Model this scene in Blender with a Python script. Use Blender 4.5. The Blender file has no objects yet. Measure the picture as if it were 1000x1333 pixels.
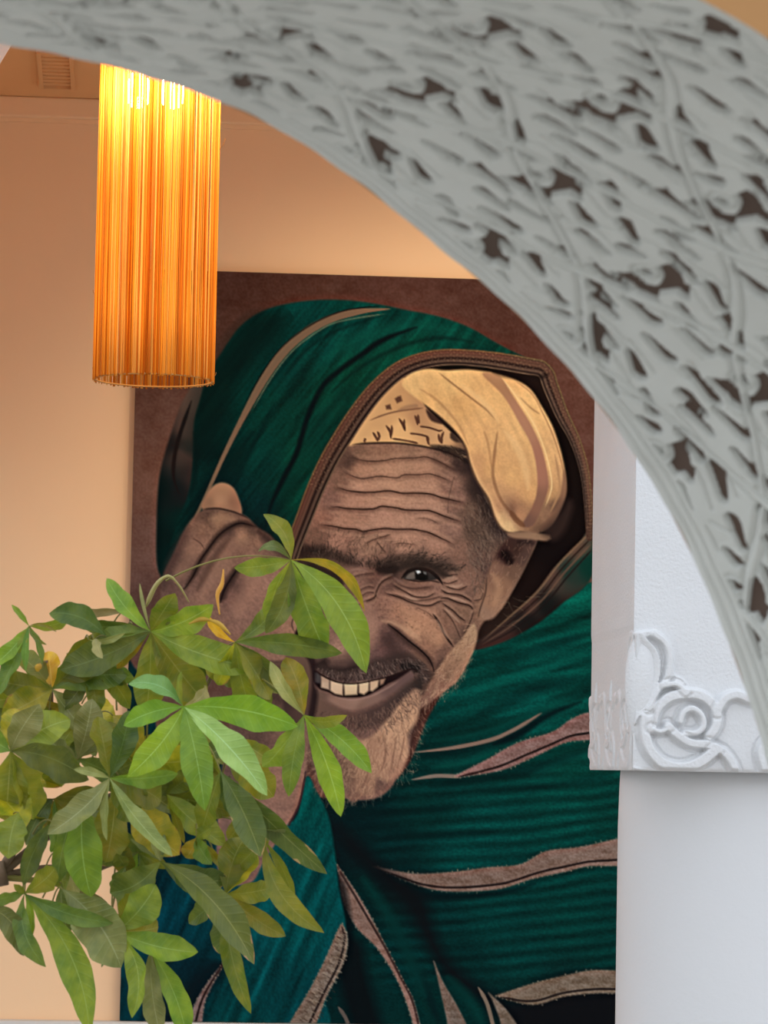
import bpy, bmesh, math, random
from mathutils import Vector, Matrix
import numpy as np
scene = bpy.context.scene
COL = scene.collection
# ---------------------------------------------------------------- camera
FPX = 4444.0                                    # focal length in pixels of the 1000 x 1333 frame (120 mm equivalent)
CAM = Vector((0.0, 0.0, 1.6))
PITCH, ROLL = math.radians(4.29), 0.019
RC = Matrix.Rotation(math.pi/2+PITCH, 3, 'X') @ Matrix.Rotation(ROLL, 3, 'Z')
cd = bpy.data.cameras.new('camera'); camera = bpy.data.objects.new('camera', cd); COL.objects.link(camera)
camera.matrix_world = Matrix.Translation(CAM) @ RC.to_4x4()
cd.sensor_fit = 'AUTO'; cd.sensor_width = 36.0; cd.lens = FPX/1333*36
cd.clip_start = .05; cd.clip_end = 200
cd.dof.use_dof = True; cd.dof.focus_distance = 7.8; cd.dof.aperture_fstop = 14.5
scene.camera = camera
# ---------------------------------------------------------------- daylight and exposure
world = bpy.data.worlds.new('world'); scene.world = world; world.use_nodes = True
bg = world.node_tree.nodes['Background']
bg.inputs[0].default_value = (.88, .94, 1.03, 1); bg.inputs[1].default_value = 1.55
scene.view_settings.view_transform = 'Standard'; scene.view_settings.look = 'None'
scene.view_settings.gamma = 1.0; scene.view_settings.use_curve_mapping = False
scene.view_settings.exposure = 0.08
PRINT_GAIN = np.array([.81, .98, 1.16])                               # display colour of the artwork -> pigment

# ---------------------------------------------------------------- helpers
def ray(x, y):
    return (RC @ Vector(((x-500)/FPX, -(y-666.5)/FPX, -1))).normalized()
def at(x, y, Y):                                # point seen at pixel (x, y) standing at world depth Y
    d = ray(x, y); return CAM+d*(Y/d.y)
def hit(x, y, p0, n):
    d = ray(x, y); return CAM+d*((p0-CAM).dot(n)/d.dot(n))
def proj(p):
    q = RC.transposed() @ (Vector(p)-CAM); return (500+FPX*q.x/-q.z, 666.5-FPX*q.y/-q.z)

def link(name, me, mat=None, parent=None):
    o = bpy.data.objects.new(name, me); COL.objects.link(o)
    if mat is not None and me is not None: me.materials.append(mat)
    if parent is not None: o.parent = parent
    return o
def mesh(name, verts, faces, mat=None, parent=None, smooth=False):
    me = bpy.data.meshes.new(name); me.from_pydata([tuple(v) for v in verts], [], faces)
    if smooth: me.polygons.foreach_set('use_smooth', [True]*len(me.polygons))
    me.update(); return link(name, me, mat, parent)
def empty(name, loc=(0, 0, 0)):
    o = bpy.data.objects.new(name, None); COL.objects.link(o); o.location = loc; o.empty_display_size = .1; return o
def tag(o, label, cat, group=None):
    o['label'] = label; o['category'] = cat
    if group: o['group'] = group
    return o
def struct(o): o['kind'] = 'structure'; return o

def grid_mesh(name, P, mat=None, parent=None, smooth=True, uv=None):
    """P: (n, m, 3) array of points -> quad grid, fast"""
    n, m = P.shape[:2]; me = bpy.data.meshes.new(name)
    me.vertices.add(n*m); me.vertices.foreach_set('co', np.ascontiguousarray(P, np.float32).ravel())
    i = np.arange(n*m).reshape(n, m)
    q = np.stack([i[:-1, :-1], i[:-1, 1:], i[1:, 1:], i[1:, :-1]], -1).reshape(-1, 4)
    me.loops.add(q.size); me.loops.foreach_set('vertex_index', q.ravel().astype(np.int32))
    me.polygons.add(len(q)); me.polygons.foreach_set('loop_start', (np.arange(len(q))*4).astype(np.int32))
    me.polygons.foreach_set('use_smooth', np.full(len(q), smooth))
    if uv is not None:
        l = me.uv_layers.new(name='leafmap'); l.data.foreach_set('uv', uv.reshape(-1, 2)[q.ravel()].astype(np.float32).ravel())
    me.update(calc_edges=True); me.validate()
    return link(name, me, mat, parent)

def box_verts(o, ax, ay, az, x0, x1, y0, y1, z0, z1):
    v = [o+ax*x+ay*y+az*z for x, y, z in ((x0, y0, z0), (x1, y0, z0), (x1, y1, z0), (x0, y1, z0), (x0, y0, z1), (x1, y0, z1), (x1, y1, z1), (x0, y1, z1))]
    f = [(0, 3, 2, 1), (4, 5, 6, 7), (0, 1, 5, 4), (1, 2, 6, 5), (2, 3, 7, 6), (3, 0, 4, 7)]
    return v, f
def box(name, o, ax, ay, az, x0, x1, y0, y1, z0, z1, mat, parent=None, bevel=0.0):
    v, f = box_verts(o, ax, ay, az, x0, x1, y0, y1, z0, z1)
    ob = mesh(name, v, f, mat, parent)
    if bevel:
        b = ob.modifiers.new('bevel', 'BEVEL'); b.width = bevel; b.segments = 3; b.limit_method = 'ANGLE'
    return ob
def tube_geo(pts, rad, seg=8):
    pts = [Vector(p) for p in pts]; n = len(pts); V = []; F = []
    up = Vector((0, 0, 1)); a = None
    for i, p in enumerate(pts):
        t = (pts[min(i+1, n-1)]-pts[max(i-1, 0)]).normalized()
        if a is None:
            a = t.cross(up if abs(t.z) < .9 else Vector((1, 0, 0))).normalized()
        a = (a-t*a.dot(t)).normalized(); b = t.cross(a)
        r = rad[i] if hasattr(rad, '__len__') else rad
        for k in range(seg):
            an = 2*math.pi*k/seg; V.append(p+a*(r*math.cos(an))+b*(r*math.sin(an)))
    for i in range(n-1):
        for k in range(seg):
            F.append((i*seg+k, i*seg+(k+1) % seg, (i+1)*seg+(k+1) % seg, (i+1)*seg+k))
    F.append(tuple(range(seg))[::-1]); F.append(tuple((n-1)*seg+k for k in range(seg)))
    return V, F
def tube(name, pts, rad, mat, parent=None, seg=8):
    V, F = tube_geo(pts, rad, seg); return mesh(name, V, F, mat, parent, True)
def lathe(name, prof, c, mat, parent=None, seg=48):
    V = []; F = []
    for r, z in prof:
        for k in range(seg):
            a = 2*math.pi*k/seg; V.append((c[0]+r*math.cos(a), c[1]+r*math.sin(a), c[2]+z))
    for i in range(len(prof)-1):
        for k in range(seg): F.append((i*seg+k, i*seg+(k+1) % seg, (i+1)*seg+(k+1) % seg, (i+1)*seg+k))
    F.append(tuple(range(seg))[::-1]); F.append(tuple((len(prof)-1)*seg+k for k in range(seg)))
    return mesh(name, V, F, mat, parent, True)

# ---------------------------------------------------------------- materials
def lin(c):
    return tuple((x/255/12.92 if x/255 <= .04045 else ((x/255+.055)/1.055)**2.4) for x in c)
def mat(name, col, rough=.8, bump=0.0, bscale=60.0, var=0.0, vscale=4.0, spec=.3, col2=None):
    m = bpy.data.materials.new(name); m.use_nodes = True; nt = m.node_tree; b = nt.nodes['Principled BSDF']
    b.inputs['Roughness'].default_value = rough; b.inputs['Specular IOR Level'].default_value = spec
    b.inputs['Base Color'].default_value = (*col, 1)
    tc = nt.nodes.new('ShaderNodeTexCoord')
    if var:
        n = nt.nodes.new('ShaderNodeTexNoise'); n.inputs['Scale'].default_value = vscale; n.inputs['Detail'].default_value = 5
        nt.links.new(tc.outputs['Object'], n.inputs['Vector'])
        r = nt.nodes.new('ShaderNodeValToRGB'); r.color_ramp.elements[0].position = .3; r.color_ramp.elements[1].position = .7
        c2 = col2 or tuple(x*(1-var) for x in col)
        r.color_ramp.elements[0].color = (*c2, 1); r.color_ramp.elements[1].color = (*col, 1)
        nt.links.new(n.outputs['Fac'], r.inputs['Fac']); nt.links.new(r.outputs['Color'], b.inputs['Base Color'])
    if bump:
        n = nt.nodes.new('ShaderNodeTexNoise'); n.inputs['Scale'].default_value = bscale; n.inputs['Detail'].default_value = 4
        nt.links.new(tc.outputs['Object'], n.inputs['Vector'])
        u = nt.nodes.new('ShaderNodeBump'); u.inputs['Strength'].default_value = bump; u.inputs['Distance'].default_value = .004
        nt.links.new(n.outputs['Fac'], u.inputs['Height']); nt.links.new(u.outputs['Normal'], b.inputs['Normal'])
    return m
M_WALL = mat('peach_plaster', (.92, .63, .385), .85, .12, 40, .04, 1.5)
M_CEIL = mat('ochre_ceiling_paint', (.82, .47, .22), .9, .08, 40, .05, 2)
M_WHITE = mat('white_stucco', (.68, .69, .70), .75, .5, 160, .03, 6)
M_SHAFT = mat('white_shaft_plaster', (.68, .69, .70), .6, .12, 70, .03, 3)
M_GYPSUM = mat('carved_gypsum', (.60, .615, .575), .85, .25, 90, .07, 8)
M_OCHRE = mat('ochre_plaster', (.42, .215, .08), .85, .2, 50, .1, 5)
M_FLOOR = mat('stone_floor', (.47, .44, .40), .6, .1, 20, .1, 3)
M_LEDGE = mat('grey_ledge', (.62, .62, .60), .6, .1, 40, .05, 5)
# ---------------------------------------------------------------- artwork of the large portrait print
# (flat printed picture; painted into a colour raster, then carried by the print mesh as a colour attribute)
import numpy as np
AX0, AY0, AW, AH = 145.0, 338.0, 700, 1004
rng = np.random.default_rng(7)
img = np.zeros((AH, AW, 3), np.float32)
GY, GX = np.mgrid[0:AH, 0:AW].astype(np.float32)
GX += AX0; GY += AY0

def catmull(pts, closed=False, step=3.0):
    p = np.asarray(pts, float); n = len(p); out = []
    if n < 3 and not closed:
        k = max(2, int(np.hypot(*(p[1]-p[0]))/step)+1)
        return p[0]+(p[1]-p[0])*np.linspace(0, 1, k)[:, None]
    for i in range(n if closed else n-1):
        if closed: a, b, c, d = p[i-1], p[i], p[(i+1) % n], p[(i+2) % n]
        else: a, b, c, d = p[max(i-1, 0)], p[i], p[i+1], p[min(i+2, n-1)]
        k = max(1, int(np.hypot(*(c-b))/step))
        t = (np.arange(k)/k)[:, None]
        out.append(.5*(2*b+(c-a)*t+(2*a-5*b+4*c-d)*t*t+(3*b-a-3*c+d)*t**3))
    if not closed: out.append(p[-1:])
    return np.vstack(out)

def win(x0, y0, x1, y1):
    return (slice(int(max(0, y0-AY0)), int(min(AH, y1-AY0+2))), slice(int(max(0, x0-AX0)), int(min(AW, x1-AX0+2))))

def seg_dist(poly, R, closed=False):
    D = np.full((AH, AW), 1e6, np.float32); T = np.zeros((AH, AW), np.float32)
    q = np.vstack([poly, poly[:1]]) if closed else poly
    L = np.r_[0, np.cumsum(np.hypot(*np.diff(q, axis=0).T))]; tot = max(L[-1], 1e-6)
    for i in range(len(q)-1):
        a, b = q[i], q[i+1]
        w = win(min(a[0], b[0])-R, min(a[1], b[1])-R, max(a[0], b[0])+R, max(a[1], b[1])+R)
        x = GX[w]; y = GY[w]
        if x.size == 0: continue
        v = b-a; l2 = max(v@v, 1e-9)
        t = np.clip(((x-a[0])*v[0]+(y-a[1])*v[1])/l2, 0, 1)
        d = np.hypot(x-a[0]-t*v[0], y-a[1]-t*v[1])
        m = d < D[w]
        D[w] = np.where(m, d, D[w]); T[w] = np.where(m, (L[i]+t*(L[i+1]-L[i]))/tot, T[w])
    return D, T

def inside(poly):
    tg = np.zeros((AH, AW+1), np.int32)
    q = np.vstack([poly, poly[:1]])
    for (xa, ya), (xb, yb) in zip(q[:-1], q[1:]):
        if ya == yb: continue
        if ya > yb: xa, ya, xb, yb = xb, yb, xa, ya
        r = np.arange(max(0, math.ceil(ya-AY0)), min(AH, math.ceil(yb-AY0)))
        if len(r) == 0: continue
        xc = xa+(r+AY0-ya)/(yb-ya)*(xb-xa)
        np.add.at(tg, (r, np.clip(np.ceil(xc-AX0), 0, AW).astype(int)), 1)
    return (np.cumsum(tg, 1)[:, :AW] % 2).astype(bool)

def mask(pts, soft=1.5, smooth=True):
    poly = catmull(pts, True, 4) if smooth else np.asarray(pts, float)
    ins = inside(poly); d, _ = seg_dist(poly, soft+1, True)
    e = np.clip(d/soft, 0, 1)*.5
    return np.where(ins, .5+e, .5-e).astype(np.float32)

def bb(m):
    r = np.where(m.any(1))[0]; c = np.where(m.any(0))[0]
    return (slice(r[0], r[-1]+1), slice(c[0], c[-1]+1)) if len(r) else (slice(0, 0), slice(0, 0))

def put(m, col, a=1.0):
    w = bb(m > .002); k = (m[w]*a)[..., None]
    c = col[w] if isinstance(col, np.ndarray) and col.ndim == 3 else np.asarray(col, np.float32)
    img[w] = img[w]*(1-k)+c*k

def mul(m, f):
    w = bb(m > .002); img[w] *= 1+(m[w]*(f-1))[..., None] if np.isscalar(f) else 1+m[w][..., None]*(f[w][..., None]-1)

def field(smp, m=None, pw=1.6, eps=60.0):
    out = np.zeros((AH, AW, 3), np.float32)
    w = bb(m > .002) if m is not None else (slice(0, AH), slice(0, AW))
    x = GX[w]; y = GY[w]; acc = np.zeros(x.shape+(3,), np.float32); ws = np.zeros(x.shape, np.float32)
    for s in smp:
        k = 1/((x-s[0])**2+(y-s[1])**2+eps)**pw
        ws += k; acc += k[..., None]*np.array(s[2:5], np.float32)
    out[w] = acc/ws[..., None]
    return out

def stroke(pts, width, col, a=1.0, taper=(0.0, 0.0), soft=1.0, step=3.0, wfun=None, within=None):
    poly = catmull(pts, False, step)
    d, t = seg_dist(poly, width*1.2+soft+1)
    hw = np.full_like(t, width*.5)
    if wfun is not None: hw = hw*np.interp(t, np.linspace(0, 1, len(wfun)), wfun)
    if taper[0] > 0: hw = hw*np.clip(t/taper[0], .0, 1)**.7
    if taper[1] > 0: hw = hw*np.clip((1-t)/taper[1], .0, 1)**.7
    m = np.clip((hw-d)/soft+.5, 0, 1)*np.clip(hw*2, 0, 1)
    m = np.where(d > 1e5, 0, m).astype(np.float32)
    if within is not None: m = m*within
    put(m, col, a)
    return m

def hair(pts, width, col, a):
    q = catmull(pts, False, 4.0)
    for i in range(len(q)-1):
        A, B = q[i], q[i+1]
        w = win(min(A[0], B[0])-2, min(A[1], B[1])-2, max(A[0], B[0])+2, max(A[1], B[1])+2)
        x = GX[w]; y = GY[w]
        if x.size == 0: continue
        v = B-A; l2 = max(v@v, 1e-9)
        t = ((x-A[0])*v[0]+(y-A[1])*v[1])/l2
        d = np.hypot(x-A[0]-np.clip(t, 0, 1)*v[0], y-A[1]-np.clip(t, 0, 1)*v[1])
        k = (np.clip(width*.5+.5-d, 0, 1)*a*((t >= 0) & (t < 1)))[..., None]
        img[w] = img[w]*(1-k)+np.array(col, np.float32)*k

def hairs(pts, n, ln, ang, cols, width=.9, a=.5, curl=.35, jit=.4):
    poly = catmull(pts, True, 5); ins = inside(poly)
    rr, cc = np.where(ins)
    if len(rr) == 0: return
    for k in rng.integers(0, len(rr), n):
        x = cc[k]+AX0; y = rr[k]+AY0
        th = (ang(x, y) if callable(ang) else ang)+rng.normal(0, jit); L = ln*rng.uniform(.5, 1.3); c = rng.normal(0, curl)
        p = [(x, y), (x+math.cos(th)*L*.5, y+math.sin(th)*L*.5), (x+math.cos(th)*L*.5+math.cos(th+c)*L*.5, y+math.sin(th)*L*.5+math.sin(th+c)*L*.5)]
        hair(p, width*rng.uniform(.7, 1.3), cols[rng.integers(len(cols))], a*rng.uniform(.5, 1))

def vnoise(sx, sy, seed, ang=0.0):
    r = np.random.default_rng(seed)
    ca, sa = math.cos(ang), math.sin(ang)
    x = (GX*ca+GY*sa)/sx; y = (-GX*sa+GY*ca)/sy
    x = x-x.min(); y = y-y.min()
    lat = r.random((int(y.max())+3, int(x.max())+3)).astype(np.float32)
    xi = x.astype(int); yi = y.astype(int); fx = x-xi; fy = y-yi
    fx = fx*fx*(3-2*fx); fy = fy*fy*(3-2*fy)
    return (lat[yi, xi]*(1-fx)+lat[yi, xi+1]*fx)*(1-fy)+(lat[yi+1, xi]*(1-fx)+lat[yi+1, xi+1]*fx)*fy-.5

def wrinkle(pts, w=1.6, a=.75, dark=(58, 36, 28), shade=7.0, lit=True, taper=(.15, .15)):
    stroke([(x, y+1.6) for x, y in pts], shade, (70, 44, 36), .34*a, taper, shade*.7)
    if lit:
        stroke([(x, y-shade*.55) for x, y in pts], shade*.6, (196, 148, 120), .36*a, taper, shade*.5)
        stroke([(x, y+shade*.85) for x, y in pts], shade*.6, (190, 142, 114), .30*a, taper, shade*.5)
    stroke(pts, w, dark, a, taper, 1.1)

def fold(pts, w, col, a, soft, taper=(.2, .2)): stroke(pts, w, col, a, taper, soft)

# ---- backdrop
img[:] = field([(200, 540, 104, 76, 66), (190, 620, 112, 82, 70), (190, 720, 108, 82, 74), (300, 380, 82, 55, 47), (400, 370, 84, 56, 47),
                (520, 375, 86, 57, 50), (620, 385, 80, 53, 46), (650, 420, 76, 49, 42), (700, 440, 86, 57, 50), (740, 500, 96, 66, 58), (755, 560, 92, 62, 54),
                (290, 440, 84, 58, 50), (260, 480, 92, 64, 55), (700, 900, 60, 40, 36), (200, 780, 92, 70, 66), (760, 740, 96, 66, 56)], eps=900)
img *= np.array([1.04, .93, .86], np.float32)
img += (vnoise(26, 18, 1)*10+vnoise(9, 7, 2)*7+vnoise(2.2, 2.2, 3)*9)[..., None]

# ---- cloth of the body
BODY = [(615, 842), (660, 815), (700, 792), (745, 765), (790, 755), (850, 750), (850, 1345), (140, 1345), (140, 1000), (330, 1000), (430, 1040), (520, 1010), (560, 930)]
mb = mask(BODY, 2)
put(mb, field([(700, 800, 2, 66, 56), (760, 790, 4, 76, 64), (640, 850, 2, 62, 54), (720, 860, 2, 74, 66), (600, 920, 2, 60, 54), (680, 920, 3, 70, 63), (760, 880, 3, 80, 70),
               (570, 960, 2, 50, 46), (650, 1000, 3, 56, 50), (740, 1000, 4, 68, 58), (560, 1050, 4, 50, 46), (640, 1060, 4, 68, 62), (740, 1060, 4, 70, 62), (790, 1060, 5, 60, 52),
               (470, 1060, 4, 30, 32), (440, 1080, 8, 26, 28), (500, 1100, 4, 42, 42), (460, 1110, 10, 22, 24), (600, 1110, 4, 74, 68), (560, 1200, 4, 52, 50), (640, 1200, 4, 62, 57), (740, 1200, 4, 62, 55),
               (790, 1240, 4, 56, 50), (600, 1250, 4, 42, 40), (680, 1250, 4, 60, 55), (540, 1180, 6, 32, 32), (500, 1160, 10, 22, 22), (740, 1320, 20, 13, 14), (790, 1320, 16, 10, 12), (700, 1328, 22, 15, 16),
               (470, 1170, 5, 46, 44), (520, 1260, 5, 52, 50), (500, 1230, 5, 50, 48), (480, 1290, 5, 46, 44), (460, 1300, 6, 38, 38), (560, 1300, 5, 50, 46), (590, 1330, 5, 48, 44)], mb, eps=500))
# woven ripples across the chest
yr = 1010+.00045*(GX-560)**2*np.sign(GX-560)*-.35+(GX-560)*-.06
ph = (GY-yr)/16.5+vnoise(90, 50, 11)*.7
rip = np.sin(ph*2*math.pi)*(.62+.8*vnoise(40, 16, 12))
mul(mb*np.clip((GX-450)/60, 0, 1)*np.clip((GY-975)/40, 0, 1)*np.clip((1290-GY)/20, 0, 1), (1+.24*rip).astype(np.float32))
up = np.clip((1000-GY)/60, 0, 1)
fo = vnoise(90, 13, 13, -.26)*.9+vnoise(40, 6, 14, -.22)*.5
mul(mb*up, (1+.75*fo).astype(np.float32))
mul(mb, (1+.22*vnoise(2.4, 1.6, 15)+.10*vnoise(7, 2, 16, .05)).astype(np.float32))
for pts, w, a in [([(534, 985), (600, 978), (650, 965), (700, 940)], 12, .5), ([(560, 1025), (640, 1012), (700, 1000), (770, 975)], 13, .5), ([(620, 930), (680, 905), (760, 880)], 14, .35),
                  ([(640, 870), (700, 845), (770, 825)], 12, .35), ([(600, 1030), (700, 1025), (800, 1010)], 10, .35), ([(480, 1075), (560, 1088), (650, 1082)], 12, .4), ([(455, 1050), (520, 1060), (600, 1050)], 10, .4)]:
    fold(pts, w, (2, 28, 28), a, 8)
for pts, w, a in [([(620, 900), (690, 875), (770, 850)], 8, .3), ([(560, 965), (620, 955), (680, 935), (760, 900)], 8, .3), ([(560, 1000), (610, 992), (650, 975)], 9, .35), ([(690, 1010), (750, 985), (800, 980)], 8, .25)]:
    fold(pts, w, (8, 108, 94), a, 7)

def band(upper, lower, col, line=.78, wv=.28, line_a=.85):
    m = mask(list(upper)+list(lower)[::-1], 1.4)
    c = np.empty((AH, AW, 3), np.float32); c[:] = col
    c += ((.7*vnoise(1.9, 1.6, 21)+.7*vnoise(14, 5, 22))*36)[..., None]
    put(m, c)
    if line:
        u = catmull(upper, False, 6); l = catmull(lower, False, 6)
        k = 24; iu = np.linspace(0, len(u)-1, k).astype(int); il = np.linspace(0, len(l)-1, k).astype(int)
        mid = u[iu]*(1-line)+l[il]*line
        stroke(mid, 3.2, (34, 24, 22), line_a, (.06, .0), 1.2)
        for e in (u, l):
            for p in e[::1]:
                hair([p, p+np.array([rng.uniform(-1, 1), rng.uniform(-3, 3)])], 1.6, (150, 128, 104), .6)
    return m
# chest stripes
stroke([(534, 980), (589, 973.5), (639, 963), (673, 948), (707, 927)], 5, (124, 104, 88), .95, (.35, .15), 1.3)
stroke([(640, 970), (675, 956), (712, 932), (760, 912)], 9, (2, 20, 22), .75, (.2, .5), 5)
stroke([(534, 1015.5), (568, 1010), (600, 1011)], 5, (128, 112, 96), .9, (.4, .1), 1.4)
band([(592, 1010), (635, 988), (673, 967), (719, 952.5), (744, 936), (772, 926), (846, 915)], [(596, 1012), (652, 1003), (694, 986), (736, 967), (770, 963), (846, 955)], (134, 98, 88), .74)
band([(488, 1128), (538, 1137), (589, 1135), (635, 1129), (677, 1125), (711, 1108), (757, 1102), (808, 1091), (846, 1088)], [(500, 1134), (545, 1153), (575, 1160), (610, 1161), (652, 1157), (694, 1144), (736, 1135), (765, 1128), (808, 1127), (846, 1122)], (130, 100, 84), .78)
fold([(440, 1090), (500, 1145), (560, 1166), (640, 1164), (700, 1150)], 12, (6, 20, 22), .7, 8, (.1, .5))
# dark hollow under the chest folds
dk = mask([(440, 1075), (470, 1100), (512, 1136), (552, 1166), (566, 1205), (584, 1245), (628, 1284), (690, 1310), (760, 1298), (850, 1294), (850, 1345), (690, 1345), (655, 1322), (612, 1294), (576, 1266), (550, 1226), (528, 1184), (485, 1136), (450, 1100)], 10)
put(dk, (13, 14, 16), .88)
band([(646, 1296), (694, 1280), (736, 1269.6), (770, 1263), (805, 1263), (846, 1260)], [(650, 1298), (694, 1308), (736, 1297), (778, 1293), (805, 1293), (846, 1290)], (122, 98, 78), .82)
# lower folds
band([(437, 1124), (455, 1148), (476, 1181), (501, 1228), (522, 1270), (539, 1303), (548, 1342)], [(440, 1134), (447, 1173), (463, 1206), (492, 1236), (518, 1278), (534, 1320), (540, 1342)], (138, 104, 88), .18, line_a=.7)
band([(565, 1251), (577, 1278), (597, 1312), (609, 1342)], [(567, 1262), (580, 1320), (586, 1342)], (120, 98, 82), 0)
stroke([(622, 1284), (634, 1306), (644, 1342)], 5, (128, 106, 86), .9, (.2, 0), 1.3)
band([(636, 1292), (660, 1315), (676, 1342)], [(640, 1300), (650, 1325), (656, 1342)], (120, 98, 80), 0)
fold([(452, 1215), (458, 1265), (470, 1310), (480, 1342)], 40, (10, 12, 14), .85, 18, (.15, 0))
fold([(440, 1135), (450, 1190), (456, 1230)], 14, (8, 16, 18), .7, 8)
fold([(505, 1190), (535, 1250), (560, 1300), (575, 1342)], 12, (6, 24, 26), .55, 9)
fold([(470, 1140), (505, 1190), (530, 1240), (555, 1300)], 14, (6, 78, 70), .45, 10)
fold([(580, 1270), (610, 1300), (630, 1335)], 12, (6, 70, 62), .5, 9)
stroke([(440, 1310), (450, 1325), (456, 1342)], 5, (108, 88, 76), .8, (.2, 0), 1.4)

# ---- sleeve at lower left
SLV = [(140, 870), (178, 872), (198, 900), (206, 960), (230, 1010), (300, 1040), (378, 1070), (398, 1012), (412, 1030), (428, 1064), (436, 1110), (442, 1160), (450, 1200), (450, 1240), (425, 1296), (405, 1345), (140, 1345)]
ms = mask(SLV, 1.8)
put(ms, field([(400, 1040, 2, 86, 80), (410, 1100, 2, 80, 78), (420, 1160, 2, 70, 70), (360, 1130, 2, 72, 74), (340, 1200, 2, 80, 84), (330, 1270, 4, 76, 78), (370, 1280, 6, 58, 60), (300, 1320, 4, 66, 66), (380, 1210, 2, 74, 74),
               (250, 1150, 2, 62, 72), (220, 1200, 2, 62, 74), (180, 1160, 6, 28, 36), (180, 1280, 3, 52, 62), (240, 1260, 8, 34, 42), (165, 1320, 3, 52, 60), (215, 1310, 12, 24, 30), (270, 1220, 4, 50, 58), (230, 1090, 4, 40, 48), (250, 1040, 6, 30, 36), (180, 900, 6, 38, 42), (180, 1000, 6, 34, 40)], ms, eps=400))
mul(ms, (1+.5*vnoise(11, 90, 31, .42)+.28*vnoise(5, 40, 32, .42)+.22*vnoise(1.8, 2.6, 33)).astype(np.float32))
fold([(290, 1252), (255, 1290), (230, 1342)], 26, (10, 20, 24), .8, 14, (.1, 0))
band([(296, 1248), (281, 1274), (267, 1304), (260, 1345)], [(290, 1254), (264, 1288), (248, 1320), (240, 1345)], (124, 96, 86), .4)
band([(446, 1203), (453, 1223), (447, 1254), (426, 1296), (404, 1345)], [(440, 1210), (422, 1251), (402, 1290), (372, 1345)], (128, 104, 86), .22, line_a=.8)
for k in range(150):
    t = rng.random(); x0 = np.interp(t, [0, .3, .6, 1], [440, 424, 405, 376]); x1 = np.interp(t, [0, .3, .6, 1], [449, 448, 432, 408]); y = np.interp(t, [0, 1], [1210, 1340]); s = rng.random()
    x = x0+(x1-x0)*s; hair([(x, y), (x+5, y+3)], 1.2, (74, 54, 44) if k % 2 else (168, 142, 116), .55)

# ---- forearm and wrist
FA = [(335, 850), (400, 840), (408, 900), (404, 960), (398, 1005), (388, 1050), (372, 1078), (345, 1120), (325, 1150), (285, 1140), (285, 1040), (300, 940)]
mf = mask(FA, 2); put(mf, field([(360, 900, 66, 46, 40), (380, 950, 118, 84, 70), (370, 1010, 142, 100, 82), (350, 1060, 136, 96, 80), (320, 1110, 112, 82, 72), (300, 1000, 92, 66, 58), (330, 960, 84, 60, 52), (396, 870, 92, 66, 56), (404, 900, 88, 62, 54), (385, 1035, 128, 90, 74)], mf, eps=250))
mul(mf, (1.14+.16*vnoise(2, 2, 34)+.12*vnoise(7, 5, 35)).astype(np.float32))
stroke([(398, 1005), (390, 1045), (376, 1074)], 2.5, (66, 44, 44), .9)

# ---- hood: left flap
ml = mask([(262, 500), (240, 518), (222, 566), (208, 618), (204, 680), (207, 745), (235, 760), (270, 700), (280, 600)], 2)
put(ml, field([(215, 640, 12, 26, 24), (208, 700, 6, 26, 24), (245, 560, 90, 66, 56), (236, 590, 74, 56, 48), (225, 580, 34, 28, 26), (250, 620, 50, 40, 36), (228, 640, 24, 26, 26), (240, 680, 6, 40, 36), (225, 720, 4, 32, 30), (255, 520, 98, 74, 62)], ml, eps=60))
stroke([(250, 520), (236, 560), (228, 590), (226, 620), (234, 645)], 5, (30, 20, 18), .85, (.2, .3), 2.5)
# ---- hood: main cloth
HOOD = [(262, 516), (270, 486), (284, 466), (297, 446), (314, 424), (340, 406), (372, 396), (410, 391), (450, 391), (490, 396), (530, 404), (570, 412), (610, 426), (645, 446), (680, 464), (716, 478),
        (690, 480), (640, 470), (590, 466), (548, 472), (515, 489), (482, 520), (447, 570), (422, 620), (400, 670), (384, 720), (340, 760), (240, 760), (215, 740), (228, 690), (246, 640), (252, 590), (253, 550)]
mh = mask(HOOD, 2)
put(mh, field([(300, 470, 6, 46, 42), (340, 430, 6, 50, 46), (400, 402, 8, 66, 62), (470, 400, 6, 72, 64), (280, 540, 5, 40, 36), (270, 600, 6, 34, 32), (320, 500, 6, 54, 48), (255, 650, 6, 36, 34), (235, 700, 8, 46, 42), (222, 740, 8, 36, 34),
               (370, 480, 6, 52, 48), (420, 450, 6, 70, 64), (350, 530, 6, 58, 50), (330, 590, 5, 54, 48), (310, 640, 6, 44, 44), (345, 610, 6, 46, 42), (470, 430, 6, 68, 62), (520, 420, 5, 62, 56), (570, 432, 5, 70, 60), (620, 448, 6, 62, 52), (660, 462, 6, 60, 48),
               (400, 540, 8, 58, 48), (430, 520, 9, 66, 52), (390, 600, 10, 66, 52), (380, 650, 9, 62, 48), (370, 690, 8, 52, 42), (460, 490, 8, 68, 52), (500, 470, 8, 72, 56), (540, 455, 7, 74, 58), (345, 660, 8, 40, 42), (330, 700, 18, 22, 24), (350, 720, 16, 16, 18)], mh, eps=160))
mul(mh, (1+.42*vnoise(90, 9, 41, -.95)+.3*vnoise(30, 3.2, 42, -.9)+.18*vnoise(2, 2, 43)).astype(np.float32))
fold([(262, 600), (276, 530), (300, 480), (335, 436), (380, 408)], 46, (5, 26, 24), .62, 26, (.05, .2))
fold([(240, 730), (262, 670), (300, 610), (330, 560)], 26, (4, 26, 26), .5, 18)
fold([(345, 690), (372, 640), (395, 590), (425, 540), (460, 500)], 22, (4, 30, 28), .35, 16)
fold([(420, 470), (470, 440), (530, 424), (590, 430)], 14, (12, 96, 82), .35, 12)
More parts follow.
